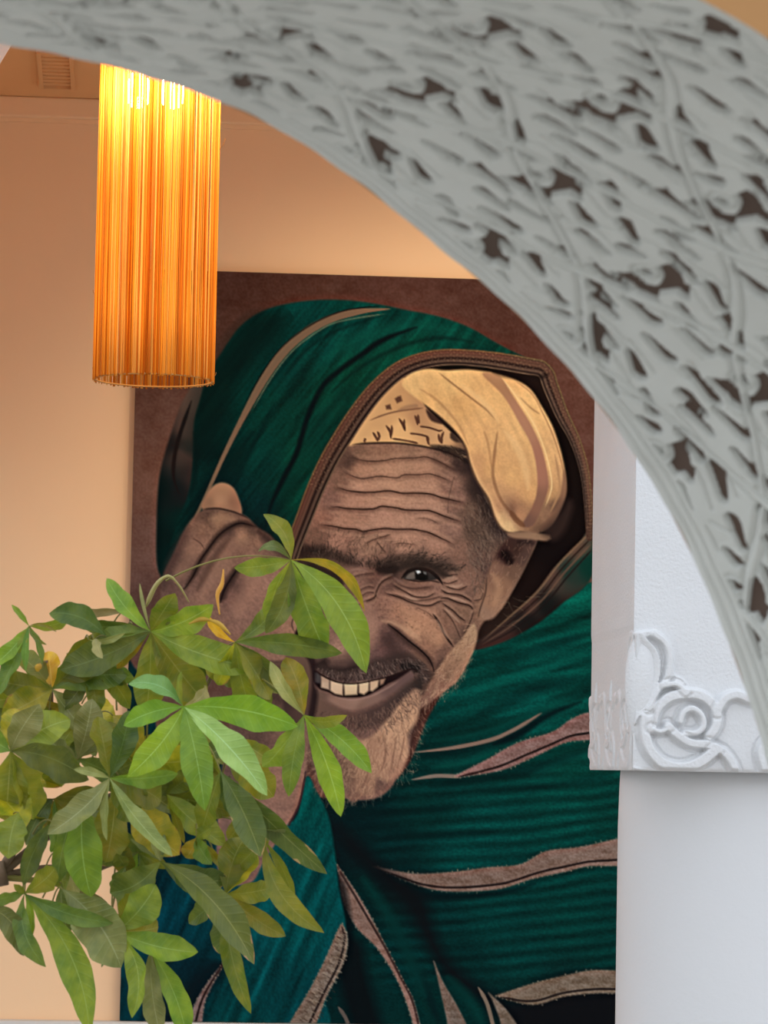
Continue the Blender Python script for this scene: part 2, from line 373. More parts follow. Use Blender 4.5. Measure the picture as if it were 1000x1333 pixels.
fold([(545, 425), (500, 442), (470, 462), (440, 484), (418, 506), (400, 545), (386, 590), (368, 625), (352, 660), (345, 690)], 7, (4, 16, 18), .9, 4, (.15, .2))
fold([(620, 446), (570, 440), (520, 452), (470, 478), (430, 512)], 5, (4, 26, 24), .5, 4)
fold([(500, 410), (440, 430), (400, 455), (370, 490)], 4, (4, 30, 30), .5, 4)
fold([(360, 520), (330, 580), (300, 640)], 6, (3, 26, 26), .45, 6)
stroke([(510, 402), (470, 405), (436, 413), (402, 430), (372, 455), (346, 490), (318, 540), (292, 592), (266, 650), (242, 700)], 11, (122, 96, 74), .95, (.12, 0), 1.6, wfun=[.6, .9, 1.05, 1.1, .9, .6, .45, .4, .35])
stroke([(500, 398), (450, 404), (410, 420), (372, 447), (345, 480), (316, 530)], 2.2, (14, 20, 18), .7, (.1, .2), 1.2)
stroke([(506, 408), (440, 419), (404, 438), (376, 462), (350, 497), (322, 546)], 1.6, (160, 138, 106), .6, (.1, .2), 1)
fold([(252, 560), (256, 600), (248, 650)], 7, (10, 24, 22), .5, 5)

# ---- dark hollow of the hood at right
DK = [(540, 478), (600, 470), (660, 474), (712, 480), (724, 512), (742, 548), (756, 582), (766, 630), (768, 690), (745, 715), (715, 750), (690, 780), (660, 808), (625, 835), (600, 700)]
md = mask(DK, 2); put(md, field([(700, 500, 30, 16, 12), (740, 600, 20, 10, 8), (750, 680, 18, 9, 8), (720, 720, 16, 8, 8), (690, 760, 24, 12, 10), (650, 800, 44, 28, 22)], md, eps=100))
# drooping tail of the border, lower right
TL = [(770, 690), (750, 712), (722, 738), (700, 768), (672, 796), (640, 822), (612, 842), (622, 846), (660, 834), (700, 812), (732, 786), (770, 752)]
mt = mask(TL, 1.6); put(mt, field([(750, 715, 92, 66, 52), (720, 750, 84, 58, 48), (690, 785, 74, 48, 40), (650, 820, 60, 40, 34), (740, 745, 40, 50, 42), (765, 735, 20, 56, 46), (712, 790, 20, 22, 20), (690, 812, 24, 22, 20)], mt, eps=40))
for o, c in ((0, (120, 90, 66)), (7, (36, 22, 18)), (13, (104, 74, 58)), (20, (30, 20, 18))):
    stroke([(768+o*.2, 694+o), (730+o*.4, 732+o*1.0), (700+o*.4, 770+o*.9), (660+o*.4, 806+o*.7), (626, 836+o*.3)], 2.4, c, .75, (.05, .3), 1.6)

# ---- face
FACE = [(470, 576), (520, 577), (560, 582), (605, 596), (640, 640), (664, 690), (700, 690), (696, 700), (676, 750), (655, 790), (628, 812), (614, 850), (590, 890), (545, 925), (530, 985), (505, 1030), (470, 1042), (430, 1030), (405, 990), (398, 930), (385, 880),
        (378, 800), (376, 730), (394, 680), (414, 640), (440, 590)]
mfc = mask(FACE, 1.8)
put(mfc, field([(470, 588, 112, 80, 64), (500, 585, 124, 88, 70), (540, 588, 122, 88, 70), (575, 596, 96, 68, 56), (600, 606, 52, 36, 32), (455, 600, 72, 50, 42), (470, 612, 142, 100, 80), (510, 610, 150, 108, 86), (550, 608, 142, 102, 82), (590, 625, 120, 86, 72),
                (440, 628, 108, 76, 62), (470, 632, 150, 108, 88), (510, 630, 154, 112, 90), (555, 630, 146, 106, 86), (600, 650, 112, 80, 68), (432, 650, 112, 78, 66), (460, 652, 146, 102, 84), (510, 652, 150, 108, 88), (560, 655, 144, 104, 86), (612, 660, 92, 68, 56),
                (418, 676, 124, 84, 68), (450, 675, 140, 98, 80), (500, 675, 148, 106, 88), (550, 678, 146, 106, 88), (590, 690, 124, 90, 76), (615, 690, 78, 58, 48), (405, 700, 104, 72, 58), (440, 704, 142, 100, 82), (480, 712, 132, 96, 78), (530, 704, 152, 110, 90), (570, 710, 142, 102, 84), (600, 715, 112, 80, 66),
                (620, 640, 50, 36, 32), (635, 660, 54, 40, 34), (650, 690, 66, 50, 44), (632, 700, 84, 64, 54), (625, 730, 92, 68, 58), (640, 740, 84, 60, 52), (610, 750, 112, 80, 66),
                (398, 718, 40, 26, 22), (420, 722, 66, 46, 38), (440, 726, 96, 68, 56), (400, 745, 52, 36, 32), (430, 755, 70, 48, 42), (450, 770, 84, 60, 50), (465, 740, 112, 80, 68), (460, 760, 120, 86, 72), (490, 745, 92, 62, 52), (510, 742, 62, 44, 38), (500, 760, 98, 68, 58),
                (540, 735, 72, 54, 46), (575, 740, 74, 54, 46), (545, 765, 114, 80, 66), (565, 768, 118, 84, 70), (590, 762, 128, 94, 78), (600, 775, 104, 74, 62), (540, 780, 128, 92, 76), (500, 785, 128, 90, 74), (470, 790, 124, 88, 74), (480, 815, 136, 98, 82), (460, 830, 126, 90, 76),
                (520, 795, 148, 104, 82), (550, 805, 156, 110, 86), (540, 818, 166, 120, 92), (570, 830, 150, 106, 82), (575, 850, 108, 76, 62), (560, 845, 132, 92, 72), (590, 815, 116, 82, 66), (600, 825, 92, 66, 54), (580, 865, 72, 50, 42), (600, 800, 108, 78, 62),
                (505, 830, 84, 58, 52), (520, 845, 80, 56, 50), (500, 850, 96, 66, 60), (490, 860, 88, 62, 56), (440, 850, 158, 116, 96), (430, 862, 128, 92, 78), (440, 866, 92, 66, 58), (460, 862, 98, 70, 62), (420, 850, 100, 72, 62), (405, 800, 90, 62, 54), (420, 820, 118, 84, 70), (395, 840, 50, 32, 28),
                (610, 835, 110, 80, 64), (660, 730, 96, 66, 52), (650, 760, 120, 86, 66), (640, 790, 132, 96, 74), (670, 710, 76, 52, 44), (690, 700, 86, 60, 50)], mfc, pw=1.9, eps=50))
mul(mfc, (1.16+.17*vnoise(1.7, 1.7, 51)+.10*vnoise(4, 3, 52)+.07*vnoise(14, 9, 53)).astype(np.float32))

# forehead furrows
W = [[(457, 594), (470, 599), (484, 600.5), (504, 599), (513, 597), (542, 596), (556, 595), (576, 603), (594, 614)],
     [(445, 613), (456, 618.5), (470, 623), (481, 622), (495, 620), (517, 622), (526, 618), (546, 618), (560, 617), (576, 622), (590, 629)],
     [(437, 634), (455, 639), (473, 641), (488, 640.6), (506, 639), (524, 642), (542, 642), (560, 643), (576, 648), (607, 655)],
     [(427, 661), (439, 660), (452, 662), (473, 663), (488, 662), (497, 659), (515, 661), (527, 663.5), (545, 664.5), (560, 665), (580, 672.5), (602, 680)],
     [(414, 683), (434, 685), (448, 688), (464, 689), (472, 692), (484, 690), (502, 688), (517, 689), (536, 689), (549, 691), (560, 694), (572, 699.5), (592, 709)]]
for i, p in enumerate(W): wrinkle(p, 2.0 if i > 1 else 1.5, .85 if i > 1 else .6, shade=8)
wrinkle([(475, 708), (488, 702), (499, 698.6), (510, 695)], 1.4, .6)
wrinkle([(490, 704), (496, 712), (503, 720)], 1.2, .5)
wrinkle([(510, 709), (525, 707), (545, 710)], 1.0, .35)
wrinkle([(540, 675), (556, 675), (572, 682)], 1.0, .4)
stroke([(583, 668), (584, 650), (588, 632), (592, 620)], 1.0, (74, 52, 44), .5)
for i, p in enumerate(W[1:]):
    q = [((a[0]+b[0])/2, (a[1]+b[1])/2) for a, b in zip(W[i][1:-1], p[1:-1])] if len(W[i]) == len(p) else [(x, y-11) for x, y in p[1:-1]]
    stroke(q, 9, (206, 156, 124), .26, (.25, .3), 7)
for k in range(46):
    x = rng.uniform(450, 585); y = rng.uniform(590, 705); L_ = rng.uniform(8, 26)
    stroke([(x, y), (x+L_*.5, y+rng.normal(0, 1.2)), (x+L_, y+rng.normal(0, 2))], .9, (104, 72, 58) if k % 2 else (196, 150, 122), .3, (.3, .3), 1)
fold([(612, 600), (628, 640), (646, 676), (662, 700)], 30, (46, 32, 28), .55, 18, (.1, .2))
# temple shadow and hair at the side
hairs([(606, 650), (640, 650), (664, 695), (640, 740), (620, 770), (608, 720)], 420, 10, lambda x, y: 1.35+(x-630)*.012, [(44, 32, 28), (120, 96, 82), (60, 44, 38), (140, 112, 94)], .8, .4)
# brow
fold([(400, 716), (424, 720), (446, 728), (470, 736)], 13, (40, 28, 24), .55, 8)
fold([(474, 734), (500, 735), (516, 730), (545, 730), (572, 737), (600, 742)], 12, (48, 36, 30), .62, 8, (.2, .25))
fold([(488, 741), (505, 742), (520, 740)], 12, (30, 20, 18), .75, 7)
hairs([(400, 712), (440, 716), (480, 730), (540, 718), (575, 726), (602, 738), (596, 746), (540, 736), (500, 742), (450, 734), (400, 724)], 260, 8, lambda x, y: -.6 if x > 500 else -1.4, [(24, 18, 16), (50, 38, 32), (110, 84, 70)], 1.0, .55)
hairs([(420, 690), (470, 695), (500, 700), (540, 715), (500, 725), (450, 722), (425, 712)], 130, 9, -1.1, [(60, 44, 36), (88, 64, 52)], .8, .4)
# far eye in shadow
fold([(395, 735), (415, 742), (436, 752), (448, 762)], 14, (34, 24, 22), .75, 8)
stroke([(408, 748), (424, 754), (440, 768), (446, 776)], 3, (20, 14, 14), .8, (.2, .2), 2)
stroke([(452, 744), (466, 741), (480, 744)], 3, (150, 112, 96), .5, (.3, .3), 2)
for p in ([(458, 752), (470, 748), (488, 746)], [(466, 770), (478, 764), (488, 765)], [(470, 776), (480, 771), (489, 772)], [(463, 790), (474, 783), (486, 778)]): wrinkle(p, 1.2, .5, shade=5)
wrinkle([(487, 781), (491, 768), (498, 757), (512, 750)], 2.0, .8, shade=6)
wrinkle([(476, 783), (484, 780), (491, 774)], 1.6, .7, shade=5)
# near eye
eye = mask([(525, 753), (532, 745), (545, 741.5), (559, 745), (570, 753), (561, 755.5), (545, 756)], 1.2)
put(eye, (52, 42, 38))
put(mask([(528, 753), (534, 746), (539, 744), (541, 753)], 1), (112, 96, 86), .85)
put(mask([(541, 745), (548, 742.5), (556, 746), (557, 754), (548, 756), (541, 753)], 1.5), (24, 18, 16), .95)
put(mask([(541, 742.5), (546, 742), (548, 745), (544, 747)], .9), (214, 206, 200), .95)
put(mask([(551, 744), (555, 745), (555, 748), (552, 747)], .9), (120, 112, 106), .8)
stroke([(522, 754), (531, 744), (545, 740.5), (560, 743.5), (572, 754), (577, 762)], 4.6, (30, 20, 18), .92, (.2, .2), 1.4)
stroke([(526, 754), (545, 757), (561, 756), (574, 759)], 1.6, (44, 28, 24), .85, (.2, .1))
stroke([(512, 752), (520, 756), (526, 758)], 3, (128, 92, 80), .6, (.3, .3), 2)
fold([(504, 744), (522, 738), (545, 735), (562, 738), (578, 748), (590, 750)], 10, (44, 32, 27), .72, 6)
fold([(508, 760), (525, 764), (548, 765), (566, 764)], 6, (92, 62, 52), .5, 5)
# bags and crow's feet
for p, w, a in [([(511, 761), (527, 770), (541, 777), (557, 777), (567, 771)], 1.8, .75), ([(516, 759), (530, 765), (545, 766), (562, 763)], 1.1, .4), ([(500, 772), (518, 777), (536, 784.6), (550, 788), (561, 788), (572, 783), (584, 783)], 2.0, .8),
                ([(510, 772), (526, 778), (540, 782), (556, 781), (568, 778), (580, 775)], 1.3, .5), ([(574, 766.6), (581, 772), (597, 774), (608, 779), (615, 784)], 2.0, .8), ([(572, 779), (583, 779), (597, 784.6), (611, 788), (617, 795)], 2.0, .8),
                ([(575, 784.6), (590, 795), (598, 803), (607, 809)], 1.8, .7), ([(563, 798), (572, 811), (579, 826), (591, 843)], 2.6, .85), ([(576, 792), (588, 806), (596, 822), (600, 832)], 1.4, .5), ([(575, 757.6), (584, 759.5), (597, 755)], 1.5, .6), ([(579, 763), (597, 767.5), (609, 762)], 1.7, .65),
                ([(540, 790), (556, 797), (566, 806)], 1.2, .35), ([(583, 750), (590, 748), (597, 748)], 1.2, .5), ([(617, 795), (612, 810), (604, 826)], 1.8, .6), ([(616, 782), (626, 780), (630, 770)], 1.4, .5)]:
    wrinkle(p, w, a, shade=5.5, dark=(50, 32, 26))
for p in ([(578, 754), (587, 752), (594, 751)], [(584, 763), (596, 763), (604, 759)], [(584, 777), (598, 780), (608, 785)], [(578, 790), (588, 800), (600, 812)], [(526, 774), (536, 779), (546, 781)], [(568, 805), (576, 820), (584, 832)]):
    stroke(p, 3, (182, 142, 118), .5, (.3, .3), 2)
# smile fold
stroke([(495, 808), (509, 810), (520, 815), (533, 822), (550, 835)], 6, (192, 144, 112), .6, (.3, .3), 4)
fold([(504, 812), (517, 823), (533, 837), (546, 847), (557, 857), (563, 868)], 9, (52, 34, 30), .65, 6, (.2, .1))
stroke([(503, 811), (517, 821.5), (533, 835), (546, 845), (558, 857), (564, 869), (566, 880)], 2.2, (34, 22, 20), .85, (.2, .2), 1.4)
hairs([(500, 780), (560, 800), (570, 830), (520, 810), (480, 800)], 60, 2, 0, [(84, 58, 46)], 1.2, .4)
# nose
fold([(506, 822), (508, 838), (514, 852), (530, 862)], 18, (64, 44, 40), .6, 11)
fold([(474, 782), (482, 806), (484, 830), (480, 850)], 16, (172, 126, 104), .42, 11)
fold([(456, 776), (448, 800), (440, 826)], 18, (96, 66, 56), .4, 12)
fold([(520, 792), (546, 806), (566, 826), (572, 846)], 20, (196, 142, 108), .38, 13)
fold([(588, 856), (578, 872), (566, 884)], 14, (66, 44, 38), .5, 9)
nm = mask([(420, 858), (432, 852), (450, 850), (462, 858), (468, 868), (458, 866), (446, 866), (432, 867)], 4); put(nm, (106, 76, 64), .6)
put(mask([(424, 858), (440, 861), (462, 858), (464, 864), (446, 866), (428, 864)], 3), (78, 56, 50), .6)
put(mask([(408, 864), (424, 856), (430, 866), (446, 868), (462, 864), (470, 868), (455, 876), (430, 876), (415, 874)], 4), (36, 25, 23), .8)
fold([(440, 800), (446, 820), (444, 840)], 14, (160, 118, 98), .3, 9)
# moustache
mm = mask([(412, 870), (430, 868), (452, 872), (470, 866), (490, 858), (510, 852), (530, 850), (548, 858), (560, 874), (562, 892), (550, 886), (534, 872), (510, 880), (480, 886), (455, 889), (432, 885), (418, 879)], 4)
put(mm, (62, 46, 41), .8)
fold([(520, 868), (536, 868), (548, 874)], 12, (22, 18, 18), .7, 7)
hairs([(414, 870), (450, 872), (490, 862), (530, 855), (552, 864), (562, 890), (545, 884), (520, 876), (480, 884), (440, 884)], 420, 8, lambda x, y: 1.9-(x-420)*.008, [(150, 118, 104), (34, 26, 24), (112, 86, 76), (44, 32, 30), (176, 142, 124)], .9, .38)
# mouth
put(mask([(409, 872), (420, 879), (435, 886), (453, 889.5), (470, 888.6), (487, 885), (502, 882), (517, 877), (536, 871), (520, 884), (506, 890), (498, 895), (488, 901), (474, 907), (456, 908), (440, 907), (428, 901), (416, 897), (408, 886)], 1.3), (38, 22, 22))
teeth = [[(418, 880), (429, 884), (429, 898), (418, 895)], [(430, 885), (446.5, 889), (446, 905), (436, 903), (430, 899)], [(447.5, 889.5), (466, 889), (465, 904), (449, 905)], [(467, 888), (480.5, 886), (480, 899), (474, 904), (467.5, 902)], [(481.5, 886), (493.5, 884), (492, 894), (485, 900), (481.5, 899)], [(494.5, 884), (502, 882.5), (499, 890), (495, 892)]]
for q, c in zip(teeth, [(196, 160, 132), (222, 182, 148), (226, 190, 150), (222, 184, 146), (206, 166, 132), (160, 122, 98)]):
    t = mask(q, 1.4, False); put(t, c, .97); put(t*np.clip((GY-896)/12, 0, 1), (190, 148, 112), .5); put(t*np.clip((890-GY)/6, 0, 1), (150, 112, 92), .45)
put(mask([(409, 875), (417, 879), (417, 890), (410, 888)], 1.5), (84, 72, 68), .9)
stroke([(411, 873), (421, 880), (436, 887), (453, 890), (470, 889), (487, 885.5), (502, 882), (517, 877), (536, 871), (545, 876)], 2, (40, 24, 22), .85, (.1, .1), 1.3)
lip = mask([(408, 898), (420, 900), (436, 907), (456, 909.5), (474, 908), (490, 901), (506, 892), (522, 882), (536, 874), (540, 880), (526, 894), (508, 905), (488, 916), (466, 924), (446, 923), (428, 914), (410, 906)], 2.5)
put(lip, field([(415, 902, 108, 80, 68), (440, 913, 152, 112, 94), (462, 914, 158, 118, 100), (486, 908, 138, 102, 88), (506, 896, 112, 82, 74), (528, 882, 104, 76, 70), (470, 921, 134, 98, 82)], lip, eps=30), .95)
stroke([(430, 906), (456, 911), (480, 907), (500, 898), (520, 886)], 2.0, (176, 136, 118), .5, (.2, .2), 2)
# beard
CH = mask([(408, 904), (430, 916), (452, 926), (470, 926), (500, 914), (530, 890), (548, 880), (552, 900), (540, 930), (530, 960), (500, 945), (470, 950), (430, 945), (408, 930)], 4)
put(CH, field([(430, 925, 110, 80, 66), (460, 936, 96, 68, 58), (490, 925, 78, 56, 50), (510, 908, 74, 54, 48), (530, 895, 72, 54, 48), (545, 890, 52, 40, 36), (420, 945, 96, 70, 58), (500, 940, 92, 66, 56)], CH, eps=60), .9)
BE = [(541, 897), (547, 899), (544, 934), (531, 956), (532, 980), (524, 1002), (514, 1013), (505, 1018), (491, 1013), (487, 1034), (476, 1036), (469, 1037), (458, 1045), (452, 1034), (440, 1040), (425, 1028), (410, 1005), (402, 980), (412, 955), (440, 950), (470, 962), (487, 955), (507, 934), (523, 912)]
mbe = mask(BE, 3)
put(mbe, field([(540, 910, 176, 130, 102), (530, 930, 206, 154, 118), (515, 950, 210, 158, 122), (525, 975, 206, 152, 118), (505, 990, 190, 138, 108), (515, 1005, 176, 126, 100), (480, 970, 176, 128, 100), (475, 1000, 186, 136, 104), (470, 1025, 160, 114, 90), (450, 1010, 120, 86, 68), (430, 1000, 92, 66, 56), (415, 980, 96, 70, 58), (440, 970, 126, 92, 74), (455, 1035, 120, 84, 70), (430, 1022, 70, 50, 44)], mbe, eps=60))
bd = lambda x, y: 1.9-(x-470)*.006
hairs(BE, 1500, 9, bd, [(226, 174, 134), (150, 106, 82), (204, 152, 116), (112, 78, 62), (188, 138, 106)], .9, .34, .5)
hairs([(412, 925), (450, 930), (490, 925), (535, 895), (545, 905), (525, 935), (490, 950), (450, 950), (415, 945)], 420, 9, lambda x, y: 1.6-(x-470)*.01, [(150, 112, 92), (56, 40, 36), (118, 86, 72)], .8, .5, .6)
for p in ([(516, 960), (512, 985), (508, 1005)], [(500, 962), (502, 985), (494, 1008)], [(480, 985), (478, 1010), (470, 1028)], [(527, 955), (524, 975), (518, 996)]): stroke(p, 2.2, (124, 84, 66), .5, (.3, .3), 2)
hairs([(400, 980), (430, 1010), (470, 1030), (520, 1005), (545, 930), (552, 945), (530, 1012), (490, 1036), (455, 1050), (420, 1036), (398, 1004)], 240, 11, lambda x, y: 1.5-(x-480)*.008, [(190, 142, 112), (140, 100, 80)], .7, .4, .7)
# sideburn
SB = [(617, 812), (621, 826), (617, 846), (608, 866), (596, 886), (576, 902), (560, 914), (549, 920), (550, 900), (560, 884), (572, 868), (584, 850), (600, 834), (608, 822)]
msb = mask(SB, 2); put(msb, field([(616, 825, 176, 136, 104), (606, 850, 172, 128, 98), (590, 870, 158, 114, 88), (570, 895, 146, 102, 82), (556, 910, 132, 92, 76)], msb, eps=50))
hairs(SB, 380, 9, 2.3, [(206, 160, 126), (120, 86, 68), (176, 130, 102)], .8, .5)
hairs([(612, 850), (622, 845), (600, 890), (570, 915), (552, 926), (560, 908), (590, 884)], 130, 8, 2.0, [(196, 150, 120), (150, 110, 88)], .7, .45)
fold([(550, 905), (556, 890), (566, 876)], 5, (60, 42, 36), .6, 4)
# ear
EAR = [(664, 700), (690, 698), (700, 702), (690, 722), (678, 748), (664, 772), (650, 796), (640, 806), (628, 806), (624, 794), (630, 776), (634, 750), (646, 722)]
me = mask(EAR, 2)
put(me, field([(690, 706, 92, 64, 54), (672, 716, 58, 36, 30), (655, 722, 50, 28, 26), (645, 740, 132, 94, 76), (655, 760, 146, 104, 80), (642, 785, 158, 114, 88), (632, 800, 150, 112, 90), (670, 745, 112, 80, 64), (682, 724, 82, 58, 50)], me, eps=40))
fold([(652, 718), (660, 724), (666, 736)], 12, (24, 12, 12), .85, 6)
fold([(672, 706), (690, 706), (698, 710)], 8, (40, 26, 24), .6, 6)
fold([(640, 745), (650, 765), (642, 790)], 9, (190, 140, 106), .45, 6)
stroke([(634, 750), (632, 772), (626, 790), (622, 806)], 2, (70, 48, 40), .7, (.2, .2), 1.6)
stroke([(700, 702), (690, 724), (676, 752), (660, 780)], 3, (132, 98, 80), .5, (.2, .2), 2)
hairs(EAR, 120, 6, 2.0, [(90, 64, 52), (184, 140, 112)], .7, .35)
hairs([(640, 790), (700, 765), (690, 800), (650, 820)], 14, 18, .2, [(120, 100, 78)], .7, .4, .8)

# ---- patterned cap band
CAP = [(448, 580), (456, 562), (474, 535), (496, 508), (522, 490), (545, 516), (560, 536), (585, 560), (607, 582), (610, 600), (590, 590), (560, 583), (520, 577), (480, 577)]
mc = mask(CAP, 1.5)
put(mc, field([(480, 567, 212, 160, 110), (520, 560, 224, 170, 116), (500, 545, 206, 154, 106), (520, 522, 196, 144, 98), (545, 540, 180, 130, 92), (580, 570, 200, 150, 106), (600, 590, 120, 86, 64)], mc, eps=60))
bk = (96, 60, 44)
for p in ([(474, 576), (476, 570)], [(485, 562), (490, 570), (492, 575)], [(491, 561), (494, 568), (491, 575)], [(502, 553), (508, 562), (509, 572)], [(510, 553), (510, 562), (508, 570)], [(519, 544), (524, 552), (528, 562)], [(527, 545), (526, 552), (528, 561)], [(540, 540), (543, 548), (544, 554)], [(544, 539), (545, 548), (546, 552)],
          [(559, 580), (556, 570), (558, 568)], [(571, 564), (572, 572), (576, 578)], [(578, 561), (575, 570), (576, 578)]): stroke(p, 3.3, bk, .9, (.25, .25), 1.2)
for p in ([(510, 571), (525, 573), (545, 577)], [(533, 564), (548, 566), (557, 569), (558, 575)], [(546, 555), (560, 557), (572, 561), (577, 560)]): stroke(p, 2.6, bk, .9, (.1, .1), 1.1)
stroke([(480, 548), (500, 540), (520, 535), (552, 531)], 2.2, (120, 80, 58), .8, (.2, .1), 1.2)
stroke([(516, 536), (530, 530), (545, 528)], 5, (150, 108, 80), .6, (.3, .1), 3)
for q in ([(514, 519), (522, 515), (524, 522), (517, 525)], [(502, 528), (508, 526), (510, 533), (503, 533)]): put(mask(q, 1.2), bk, .85)
put(mask([(555, 533), (566, 541), (580, 552), (574, 552), (562, 548), (557, 541)], 1.5), (66, 42, 34), .9)
put(mask([(588, 562), (600, 576), (594, 576), (586, 570)], 1.5), (60, 42, 34), .85)
hd = mask([(560, 580), (580, 580), (600, 584), (610, 590), (612, 606), (596, 598), (578, 590)], 2); put(hd, (50, 36, 30), .85)
hairs([(560, 580), (600, 582), (612, 602), (590, 594)], 60, 9, .5, [(150, 116, 88), (30, 22, 20)], .8, .5)
stroke([(457, 579), (480, 577), (520, 577), (560, 583), (590, 592), (610, 604)], 2.6, (44, 28, 24), .8, (.1, .1), 2)
# ---- turban
TB = [(524, 502), (534, 486), (556, 480), (580, 482), (610, 481), (640, 485), (666, 492), (690, 506), (706, 530), (720, 556), (730, 586), (736, 615), (737, 640), (730, 664), (718, 684), (700, 694), (678, 692), (664, 694), (652, 688), (643, 672), (636, 650), (622, 628), (612, 604), (607, 585), (596, 566), (575, 545), (552, 526)]
mtb = mask(TB, 1.6)
put(mtb, field([(540, 500, 226, 176, 118), (560, 515, 222, 168, 110), (585, 495, 228, 176, 116), (600, 530, 212, 158, 102), (580, 545, 214, 162, 108), (610, 570, 224, 168, 112), (640, 520, 226, 172, 114), (655, 500, 226, 168, 110), (690, 530, 232, 178, 118), (670, 560, 226, 172, 116), (645, 570, 218, 164, 110), (640, 610, 216, 160, 106), (670, 620, 222, 166, 110), (690, 640, 212, 156, 104),
                (620, 610, 206, 150, 104), (640, 640, 206, 152, 106), (650, 660, 190, 136, 98), (660, 685, 222, 178, 128), (655, 672, 218, 170, 122), (675, 670, 180, 126, 90), (690, 680, 150, 106, 80), (710, 600, 222, 168, 114), (720, 640, 196, 144, 98), (725, 620, 206, 154, 106), (715, 670, 140, 100, 76), (700, 690, 110, 78, 60), (728, 660, 90, 64, 52), (622, 640, 180, 130, 92), (666, 664, 120, 80, 62)], mtb, pw=1.8, eps=70))
mul(mtb, (1+.04*vnoise(8, 8, 61)+.07*vnoise(40, 5, 62, 1.1)+.06*vnoise(1.8, 1.8, 63)).astype(np.float32))
TS = mask([(628, 487), (650, 489), (668, 515), (690, 550), (704, 580), (712, 610), (714, 635), (706, 660), (694, 684), (680, 684), (692, 662), (699, 640), (699, 612), (692, 580), (676, 550), (655, 515)], 1.4)
put(TS, field([(640, 492, 168, 118, 84), (680, 550, 176, 122, 94), (705, 610, 166, 110, 88), (700, 660, 138, 94, 74), (688, 682, 116, 80, 66)], TS, eps=80), .92)
stroke([(668, 494), (692, 512), (708, 540), (722, 572), (732, 606), (736, 636)], 2, (150, 104, 70), .6, (.1, .1), 1.4)
stroke([(652, 490), (672, 516), (694, 550), (708, 582), (716, 612), (718, 636), (709, 662)], 1.6, (240, 196, 140), .7, (.1, .1), 1.2)
stroke([(735, 610), (733, 645), (720, 672), (704, 692)], 8, (122, 84, 64), .75, (.3, .1), 4)
stroke([(722, 590), (727, 615), (728, 640), (716, 668)], 3, (176, 128, 90), .8, (.2, .2), 2)
for p, w, a in [([(570, 484), (590, 500), (616, 520), (634, 534), (646, 548)], 2, .65), ([(545, 505), (570, 522), (595, 550), (610, 580)], 3, .25), ([(648, 560), (644, 590), (642, 620), (652, 650), (668, 670), (682, 684)], 4, .45), ([(664, 664), (672, 676), (684, 686)], 7, .75), ([(676, 516), (690, 530), (704, 540)], 1.6, .5), ([(630, 560), (636, 580), (640, 610)], 3, .25)]:
    stroke(p, w, (116, 74, 50), a, (.2, .2), 2.2)
for p, w in [([(610, 590), (618, 615), (632, 640), (644, 664), (656, 684)], 5), ([(600, 500), (630, 525), (650, 550)], 7), ([(660, 500), (685, 530), (705, 575)], 5), ([(655, 560), (672, 580), (684, 610), (688, 640)], 10)]:
    stroke(p, w, (240, 192, 136), .38, (.3, .3), 5)
stroke([(552, 526), (575, 545), (596, 566), (607, 585), (612, 604), (622, 628), (636, 650), (645, 676), (660, 693), (690, 695)], 3, (54, 34, 28), .6, (.1, .1), 2.5)
ut = mask([(660, 694), (684, 692), (716, 697), (712, 704), (690, 702), (668, 700)], 1.8); put(ut, (150, 112, 86), .9)
put(mask([(705, 690), (728, 668), (740, 650), (746, 660), (736, 690), (720, 704)], 5), (58, 40, 34), .7)

# ---- woven border of the hood
TR = [(372, 742), (384, 706), (397, 672), (411, 636), (428, 600), (447, 568), (468, 536), (492, 506), (520, 482), (548, 470), (580, 465), (615, 466), (650, 470), (684, 476), (708, 482), (718, 505), (732, 540), (748, 572), (760, 610), (765, 650), (768, 700)]
m = stroke(TR, 25, (74, 48, 38), 1, (0, 0), 1.4, wfun=[.8, .85, .95, 1, .95, .85, .82, .9, .8, .55, .42, .36])
poly = catmull(TR, False, 2.0); nrm = np.gradient(poly, axis=0); nrm /= np.hypot(*nrm.T)[:, None]; nrm = np.c_[nrm[:, 1], -nrm[:, 0]]
L = np.linspace(0, 1, len(poly)); hw = np.interp(L, np.linspace(0, 1, 12), [.8, .85, .95, 1, .95, .85, .82, .9, .8, .55, .42, .36])*12.5
def off(f): return (poly+nrm*(hw*f)[:, None])[::6]
stroke(off(.92), 1.8, (128, 100, 62), .6, (.02, .1), 1.2)
stroke(off(-.9), 2.0, (150, 118, 92), .6, (.02, .25), 1.2)
stroke(off(.55), 3, (104, 66, 52), .7, (.02, .1), 2)
stroke(off(-.15), 3.5, (42, 25, 22), .75, (.02, .1), 2)
stroke(off(.2), 3, (112, 74, 58), .6, (.02, .1), 2)
stroke(off(-.5), 4, (104, 78, 64), .55, (.02, .1), 2.4)
stroke(off(-.75), 3, (32, 20, 18), .7, (.02, .1), 1.6)
for i in range(0, len(poly), 2):
    if poly[i][1] > 640 and poly[i][0] < 600: continue
    for f, c in ((.75, (158, 124, 88)), (.2, (146, 112, 82)), (-.3, (140, 106, 80))):
        p = poly[i]+nrm[i]*hw[i]*f; tg = np.array([-nrm[i][1], nrm[i][0]])
        s = 1 if (i//2) % 2 else -1
        hair([p, p+tg*2.2+nrm[i]*2.6*s], 1.2, c, .34*rng.random()+.1)
fold([(716, 486), (700, 492), (670, 490), (640, 484)], 7, (26, 14, 12), .6, 5)

